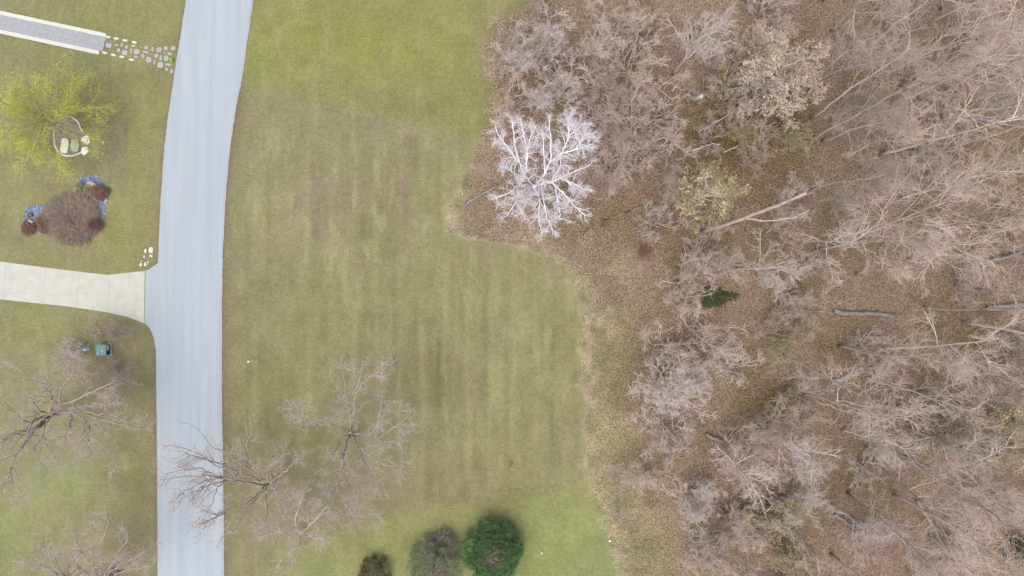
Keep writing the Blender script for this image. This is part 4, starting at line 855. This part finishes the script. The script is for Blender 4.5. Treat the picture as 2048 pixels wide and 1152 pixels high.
def put(k, x, y, h, s, label, group=None, rz=None, tilt=(0, 0), sz=1.0, name=None):
    """crown seen at photo pixel (x, y) when the crown's middle is h metres up"""
    o = PR[k] if k not in used else dup(PR[k]); used.add(k)
    p = W(x, y, h); o.location = (p[0] , p[1], 0)
    r = random.Random(int(x * 7 + y * 13)); o.rotation_euler = (tilt[0], tilt[1], r.uniform(0, 6.28) if rz is None else rz); o.scale = (s, s, s * sz)
    o['label'] = label
    if group: o['group'] = group
    PLACED.append((x, y, k, o)); return o
GT = 'bare trees of the wood'; GS = 'bare shrubs of the wood'; GL = 'trees with dry leaves still on'
F_ = [  # kind, px, py, crown height, scale, label, group
    ('rndA', 1072, 95, 6, .85, 'bushy pale grey bare tree at the upper left corner of the wood', GT),
    ('midB', 1165, 55, 9, .95, 'greyish bare tree at the top edge, right of the corner tree', GT),
    ('shrA', 1005, 112, 3, 1.0, 'pinkish shrub overhanging the lawn at the upper wood corner', GS),
    ('shrB', 1030, 60, 3, 1.0, 'greyish shrub at the lawn edge near the top', GS),
    ('shrA', 1080, 20, 3, 1.1, 'pinkish shrub at the very top of the lawn edge', GS),
    ('shrB', 1120, 130, 3, 1.2, 'greyish shrub under the two corner trees', GS),
    ('shrA', 1190, 150, 3, 1.2, 'pink brown shrub right of the two corner trees', GS),
    ('shrB', 1170, 230, 3, 1.1, 'greyish shrub above the right side of the white tree', GS),
    ('shrA', 1230, 40, 3, 1.2, 'pinkish shrub at the top between corner tree and forked tree', GS),
    ('midC', 1230, 330, 4, .8, 'small pinkish grey tree right beside the white barked tree', GT),
    ('shrA', 1240, 260, 3, 1.2, 'pinkish shrub left of the wide hazy grey tree', GS),
    ('shrB', 1320, 230, 3, 1.2, 'pale grey shrub above the wide hazy grey tree', GS),
    ('rndA', 1110, 185, 5, .75, 'grey bare tree just above the white barked tree', GT),
    ('shrA', 1012, 205, 3, 1.1, 'pinkish bare shrub on the lawn edge above the white tree', GS),
    ('midA', 1390, 90, 9, 1.0, 'large pale forked bare tree at the upper middle of the wood', GT),
    ('midC', 1285, 270, 6, 1.25, 'wide hazy grey bare tree right of the white barked tree', GT),
    ('shrA', 1230, 180, 3, 1.3, 'low hazy pinkish shrub upper right of the white tree', GS),
    ('shrA', 1300, 180, 3, 1.3, 'low hazy pinkish shrub above the wide hazy grey tree', GS),
    ('shrB', 1260, 110, 3, 1.3, 'low hazy grey shrub at upper middle left of the forked tree', GS),
    ('shrA', 1340, 340, 3, 1.2, 'low hazy pink shrub left of the yellow leaved tree', GS),
    ('rndA', 1428, 760, 6, .6, 'pale fan branched bare tree beside the round whitish one', GT),
    ('shrB', 1345, 860, 3, 1.4, 'pale grey shrub below the round whitish tree', GS),
    ('midB', 1442, 520, 8, .85, 'twisted pale bare tree above the low dark green shrub', GT),
    ('shrA', 1370, 560, 3, 1.3, 'pinkish low shrub left of the twisted pale tree', GS),
    ('shrA', 1400, 665, 3, 1.5, 'hazy pink shrub below the twisted pale tree', GS),
    ('shrA', 1330, 700, 3, 1.4, 'pink brown low shrub above the round whitish tree', GS),
    ('crmA', 1545, 170, 6, 1.55, 'cream pink leaved tree in the upper wood, lower of the two', GL),
    ('crmA', 1530, 85, 7, 1.0, 'cream pink leaved tree in the upper wood, upper of the two', GL),
    ('yelA', 1388, 385, 5, 1.5, 'yellow leaved small tree in the clearing of the wood', GL),
    ('yelA', 1945, 865, 5, 1.5, 'yellow leaved small tree in the lower right wood', GL),
    ('yelA', 1885, 820, 4, .8, 'smaller yellow leaved tree upper left of the lower right one', GL),
    ('crmA', 1905, 880, 5, .8, 'cream leaved small tree below the smaller yellow one', GL),
    ('grnA', 1450, 200, 2, 1.5, 'olive green leafed shrub left of the cream leaved tree', GL),
    ('grnA', 1560, 250, 2, 1.3, 'olive green leafed shrub below the cream leaved tree', GL),
    ('grnA', 1520, 275, 2, 1.2, 'olive green leafed shrub in the dark clearing', GL),
    ('grnA', 1570, 660, 2, 1.2, 'yellowish green shrub in the middle of the wood', GL),
    ('grnA', 1810, 830, 2, 1.2, 'olive green shrub left of the smaller yellow tree', GL),
    ('grnA', 1530, 1050, 2, 1.4, 'olive green shrub in the lower wood', GL),
    ('grnA', 1600, 1110, 2, 1.2, 'olive green shrub at the bottom of the wood', GL),
    ('midA', 1600, 895, 9, 1.0, 'pale bare tree with long open boughs in the lower wood', GT),
    ('midC', 1500, 920, 6, .95, 'fine twigged bare tree left of the long boughed tree', GT),
    ('rndA', 1400, 1005, 4, .6, 'pale hazy bare tree at the lower wood edge by dark shrub', GT),
    ('shrB', 1405, 1095, 3, 1.0, 'pale grey shrub at the bottom of the lower wood edge', GS),
    ('rndA', 1610, 1020, 5, .62, 'whitish round bare tree in the lower wood', GT),
    ('midA', 1740, 1060, 8, .9, 'greyish white bare tree at the bottom of the wood', GT),
    ('midC', 1530, 310, 5, .6, 'slim pink twigged tree in the dark clearing', GT),
    ('tallC', 1960, 130, 15, 1.0, 'tall pale forked tree at the upper right corner of the wood', GT),
    ('tallA', 1760, 210, 14, 1.0, 'tall bare tree with long sweeping twigs in the upper right', GT),
    ('tallB', 1750, 90, 14, 1.0, 'tall bare tree at the top right of the wood', GT),
    ('tallD', 1900, 260, 12, 1.0, 'crooked pale bare tree below the tall pale forked tree', GT),
    ('tallE', 1800, 470, 13, .9, 'tall bare tree right of the broken leaning trunk', GT),
    ('tallA', 1900, 950, 14, 1.0, 'big bare tree with dark trunk in the lower right wood', GT),
    ('tallB', 1990, 990, 14, 1.0, 'tall bare tree near the lower right corner', GT),
    ('midC', 1250, 960, 4, .6, 'small grey bare sapling in the lower straw grass', GT),
]
for (k, x, y, h, s, lb, gr) in F_: put(k, x, y, h, s, lb, gr)
# filler trees spread through the wood
LM = [(1085, 345, 'the white barked tree'), (1390, 385, 'the clearing yellow tree'), (1945, 860, 'the lower yellow tree'), (1545, 165, 'the cream tree'), (1430, 594, 'the dark green shrub'), (1443, 1022, 'the dark edge shrub'),
      (1560, 420, 'the leaning trunk'), (1960, 130, 'the pale forked tree'), (1340, 790, 'the round whitish tree'), (1610, 1020, 'the lower whitish tree'), (1725, 745, 'the dark mossy log'), (2025, 1095, 'the olive corner shrub'), (1600, 895, 'the long boughed tree'), (1835, 305, 'the mossy green shrub')]
OCT = ['right', 'upper right', 'top', 'upper left', 'left', 'lower left', 'bottom', 'lower right']
fr = random.Random(99); fill = []
def ok(x, y, dmin):
    return all((x - a[0]) ** 2 + (y - a[1]) ** 2 > dmin ** 2 for a in fill) 
def wood_left(y): return float(np.interp(y, EDGE[:, 0], EDGE[:, 1]))
tries = 0
while len(fill) < 138 and tries < 20000:
    tries += 1; x = fr.uniform(1180, 2170); y = fr.uniform(-80, 1235); xl = wood_left(y)
    if x < xl + 120: continue
    if x < 1380 and fr.random() < .88: continue
    if x < 1640 and fr.random() < .4: continue
    if 1380 < x < 1640 and 230 < y < 480 and fr.random() < .85: continue
    if not ok(x, y, 44): continue
    r = fr.random()
    if x > 1620: k = 'tall' + fr.choice('ABCDE') if r < .44 else ('mid' + fr.choice('ABC') if r < .68 else 'shr' + fr.choice('AB') if r < .95 else 'grnA')
    elif x > 1450: k = 'mid' + fr.choice('ABCC') if r < .30 else ('shr' + fr.choice('AB') if r < .88 else 'grnA')
    else: k = 'shr' + fr.choice('AB')
    fill.append((x, y, k))
for i_, (x_, y_, k_) in enumerate(fill):
    if k_ == 'grnA' and i_ % 3: fill[i_] = (x_, y_, 'shrB')
look = {'tall': 'tall bare tree', 'mid': 'middling bare tree', 'shr': 'low bare shrub', 'grn': 'olive leafed shrub'}
cells = {}
for i, (x, y, k) in enumerate(fill):
    best = sorted(LM, key=lambda l: (l[0] - x) ** 2 + (l[1] - y) ** 2)[0]
    oc = int(round(math.degrees(math.atan2(-(y - best[1]), x - best[0])) / 45)) % 8
    cells.setdefault((best[2], oc, k[:3] if k[:3] in look else k[:4]), []).append((math.hypot(x - best[0], y - best[1]), i))
lab = {}
for (lm_, oc, kk), L in cells.items():
    for rank, (d, i) in enumerate(sorted(L)):
        near = ('nearest' if rank == 0 else (ordn[rank] + ' nearest'))
        kn = look.get(kk) or look[kk[:4]]
        lab[i] = '%s, %s to the %s of %s' % (kn, near, OCT[oc], lm_)
for i, (x, y, k) in enumerate(fill):
    s = fr.uniform(.72, 1.05); h = {'tal': 12, 'mid': 7, 'shr': 2.5, 'grn': 1.5}[k[:3]] * s
    if k[:3] == 'shr': s *= 1.15
    put(k, x, y, h, s, lab[i], GT if k[:3] in ('tal', 'mid') else (GS if k[:3] == 'shr' else GL), sz=fr.uniform(.9, 1.1), tilt=(fr.uniform(-.06, .06), fr.uniform(-.06, .06)))
for k, o in PR.items():
    if k not in used: raise RuntimeError('unused ' + k)

# broken leaning trunk, fallen logs
def pole(name, label, cat, segs, seed, m='bark_pale', twigs=0, group=None, tw='twig_pink', part='trunk', wob=.04):
    rng = np.random.default_rng(seed); base = W(*segs[0][2][0][:2]); e = empty(name, base, label, cat, group)
    for i, (r0, r1, pts) in enumerate(segs):
        P = resample([W(*p) - base for p in pts], 14, rng, wob); P[:, 2] = np.maximum(P[:, 2], r1 * .8)
        g = Geo(); g.add(*tubes(P[None], np.linspace(r0, r1, 15)[None], 9)); 
        if twigs:
            a, ar = spawn(rng, P[None], np.linspace(r0, r1, 15)[None], twigs, t=(.3, 1), ang=(50, 15), absL=1.3, shape=.4, rf=.25, rmin=.02, S=5, up=.05); g.add(*tubes(a, ar, 4))
            b, br = spawn(rng, a, ar, 6, t=(.2, 1), ang=(45, 15), absL=.6, shape=.3, rf=.6, rmin=.014, S=4); g.add(*tubes(b, br, 3))
        g.build(part if i == 0 else 'limb', [m], e)
    return e
pole('broken_tree', 'tall broken pale trunk leaning right with one bare limb', 'tree', [(.21, .11, [(1402, 466, 0), (1450, 450, 5), (1505, 430, 9), (1560, 408, 13), (1612, 385, 16)]), (.08, .03, [(1490, 437, 8), (1530, 442, 9.5), (1575, 438, 11.5), (1600, 430, 12.6), (1619, 420, 13.2)])], 1, twigs=3, m='bark_grey')
pole('fallen_branch', 'long grey fallen trunk on the litter left of the white tree', 'fallen trunk', [(.14, .07, [(925, 418, .12), (945, 400, .14), (975, 382, .2), (1012, 365, .3), (1030, 362, .3)])], 2, m='bark_log', twigs=2)
pole('fallen_tree', 'greenish fallen sapling below right of the white tree', 'fallen tree', [(.10, .04, [(1300, 408, .15), (1250, 425, .3), (1200, 445, .3), (1170, 466, .25)])], 3, m='juniper', twigs=8)
pole('fallen_log', 'dark log lying in the middle right of the wood', 'log', [(.26, .2, [(1668, 622, .25), (1700, 628, .25), (1740, 626, .25), (1790, 632, .25)])], 4, m='bark_log', twigs=1)
pole('fallen_log', 'short dark mossy log with torn root end in the lower middle wood', 'log', [(.32, .2, [(1662, 765, .3), (1690, 756, .28), (1720, 742, .25), (1752, 735, .22)])], 5, m='bark_log', twigs=1)
pole('fallen_log', 'long dark log reaching the right edge at mid height', 'log', [(.26, .18, [(1974, 618, .25), (2000, 614, .25), (2060, 608, .25), (2100, 604, .25)])], 6, m='bark_log')
pole('fallen_log', 'dark leaning trunk above the long dark log at the right', 'log', [(.2, .14, [(1960, 530, .2), (1990, 520, .3), (2020, 512, .4), (2060, 498, .5)])], 7, m='bark_log', twigs=3)
pole('snag', 'short pale broken stump upper left of the cream leaved tree', 'stump', [(.24, .2, [(1376, 200, 0), (1382, 197, 1.5), (1404, 193, 4)])], 8, m='bark_grey')
pole('fallen_branch', 'pale curved fallen branch in the dark clearing', 'fallen branch', [(.10, .04, [(1385, 302, .1), (1410, 292, .2), (1428, 286, .25), (1442, 290, .2)])], 9)
pole('fallen_branch', 'short straight pale stick right of the curved fallen branch', 'fallen branch', [(.06, .05, [(1448, 304, .1), (1482, 289, .2)])], 10)
pole('fallen_branch', 'short pale stick under the broken leaning trunk', 'fallen branch', [(.06, .05, [(1533, 466, .1), (1544, 457, .15)])], 11)
pole('fallen_branch', 'bent pale branch beside the cream leaved tree', 'fallen branch', [(.09, .04, [(1400, 262, .2), (1440, 240, .8), (1460, 228, 1.2), (1476, 220, 1.5)])], 12, twigs=2)
pole('fallen_log', 'grey log lying across the lower wood', 'log', [(.18, .1, [(1412, 868, .2), (1460, 892, .2), (1520, 920, .25), (1560, 945, .3)])], 13, m='bark_log', twigs=4)
pole('fallen_log', 'dark slanting log in the lower right wood', 'log', [(.24, .14, [(1835, 1000, .2), (1870, 1060, .3), (1895, 1110, .3), (1910, 1150, .3)])], 14, m='bark_log', twigs=2)
pole('fallen_log', 'short dark log in the lower middle wood', 'log', [(.18, .12, [(1668, 1028, .2), (1690, 1042, .2), (1708, 1056, .2)])], 15, m='bark_log')
pole('fallen_log', 'greyish log crossing the upper right wood', 'log', [(.2, .14, [(1900, 228, .2), (1960, 238, .25), (2020, 250, .25), (2080, 262, .25)])], 16, m='bark_log', twigs=3)

# ------------------------------------------------------------ ground cover (uncountable)
rg = np.random.default_rng(1234)
n = 90000; x = rg.uniform(-7, 56, n); y = rg.uniform(-32, 32, n); d = x - edge_x(y)
k = (d > .1) | ((d > -2.5) & (rg.random(n) < .12 * np.exp(d * 1.2))); x, y = x[k], y[k]
V, F = leaves(rg, np.stack([x, y, np.full(len(x), .04) + rg.random(len(x)) * .03], 1), .10, .0, flat=.25)
ny_ = 2600; yy = rg.uniform(-29, 29, ny_); sd = rg.random(ny_) < .6
xr = np.where(sd, np.interp(576 - yy * 20, RR[:, 0], RR[:, 1]) + rg.exponential(5, ny_) - 4, np.interp(576 - yy * 20, RL[:, 0], RL[:, 1]) - rg.exponential(3, ny_) + 2)
kk_ = ~(~sd & (576 - yy * 20 > 520) & (576 - yy * 20 < 660)); xr, yy = (xr[kk_] - 1024) / 20, yy[kk_]
V2, F2 = leaves(rg, np.stack([xr, yy, np.full(len(xr), .022)], 1), .07, .0, flat=.2)
nt_ = 900; tx = rg.normal(-23, 5, nt_); ty = rg.normal(-21, 4, nt_)
V3, F3 = leaves(rg, np.stack([tx, ty, np.full(nt_, .022)], 1), .07, .0, flat=.2)
g = Geo(); g.add(V, F); g.add(V2, F2); g.add(V3, F3); o = g.build('leaf_litter', ['litter'], smooth=False); tag(o, 'scattered dry brown leaves over the floor of the wood', 'leaves', kind='stuff')
# low twiggy brush over the wood floor
n = 5200; x = rg.uniform(-6, 56, n); y = rg.uniform(-32, 32, n); d = x - edge_x(y); dn = fbm(x, y, 5.0)
k = (d > .6) & (rg.random(n) < sst(.36, .58, dn)); x, y = x[k], y[k]; n = len(x)
B = np.stack([x, y, np.zeros(n)], 1); dr = nrm(rg.normal(size=(n, 3)) * np.array([1, 1, .3]) + np.array([0, 0, .7])); L = rg.uniform(.4, 1.3, n)
kk = np.linspace(0, 1, 5); P = B[:, None] + dr[:, None] * (L[:, None] * kk[None])[..., None]; P[:, 1:] += np.cumsum(rg.normal(size=(n, 4, 3)) * .05, 1)
R = np.repeat(np.linspace(.018, .01, 5)[None], n, 0); g = Geo(); g.add(*tubes(P, R, 3))
a, ar = spawn(rg, P, R, 7, t=(.2, 1), ang=(48, 18), absL=.55, shape=.2, rf=.8, rmin=.012, S=3, up=.02); g.add(*tubes(a, ar, 3))
o = g.build('brushwood', ['twig_pink']); tag(o, 'low tangle of dry twigs covering the wood floor', 'brush', kind='stuff')
# straw coloured tall grass along the lawn's edge
def grass(n, xf, h, m, name, label, lean=.8):
    p = xf(n); n = len(p); a = rg.random(n) * 6.28; hh = h * rg.uniform(.5, 1.2, n)
    dr = np.stack([np.cos(a), np.sin(a)], 1) * (hh * lean * rg.uniform(.5, 1.2, n))[:, None]
    kk = np.array([0, .5, 1.]); P = np.zeros((n, 3, 3)); P[:, :, :2] = p[:, None] + dr[:, None] * (kk ** 1.5)[None, :, None]; P[:, :, 2] = .01 + hh[:, None] * np.sin(kk * 1.9)[None] * .25
    R = np.repeat(np.array([[.011, .010, .005]]), n, 0); g = Geo(); g.add(*tubes(P, R, 3)); o = g.build(name, [m]); tag(o, label, 'grass', kind='stuff'); return o
def fringe(n):
    y = rg.uniform(-30, 12.5, n); w_ = np.interp(576 - y * 20, [330, 470, 560, 700, 1000, 1152], [1.4, 3.8, 3.4, 3.8, 4.2, 4.0]); x = edge_x(y) - .15 + np.abs(rg.normal(size=n)) * w_ * .55
    k = fbm(x, y, 1.4) > rg.uniform(.28, .7, n); return np.stack([x[k], y[k]], 1)
grass(44000, fringe, .26, 'straw', 'dry_grass', 'straw coloured long grass between lawn and wood')
def greenf(n):
    y = rg.uniform(-30, 0, n); x = edge_x(y) + rg.uniform(.2, 7, n); k = (fbm(x + 40, y, 3.0) > rg.uniform(.5, .66, n)); return np.stack([x[k], y[k]], 1)
grass(9000, greenf, .25, 'weed', 'green_grass', 'green grass tufts in the rough strip beside the wood')
for i, (x, y) in enumerate([(1196, 712), (1192, 730), (1190, 790)]):
    c = W(x, y); g = Geo(); a = rg.random(16) * 6.28; L = rg.uniform(.2, .5, 16)
    P = np.zeros((16, 4, 3)); kk = np.linspace(0, 1, 4); P[..., 0] = (np.cos(a) * L)[:, None] * kk; P[..., 1] = (np.sin(a) * L)[:, None] * kk; P[..., 2] = .02 + np.sin(kk * 2.2)[None] * .18
    g.add(*tubes(P, np.repeat([[.02, .035, .03, .008]], 16, 0), 4)); o = g.build('weed_plant', ['weed']); o.location = tuple(c)
    tag(o, ['pale green weed rosette, topmost of three along the field edge', 'pale green weed rosette, middle of three along the field edge', 'pale green weed rosette, lowest of three along the field edge'][i], 'weed')
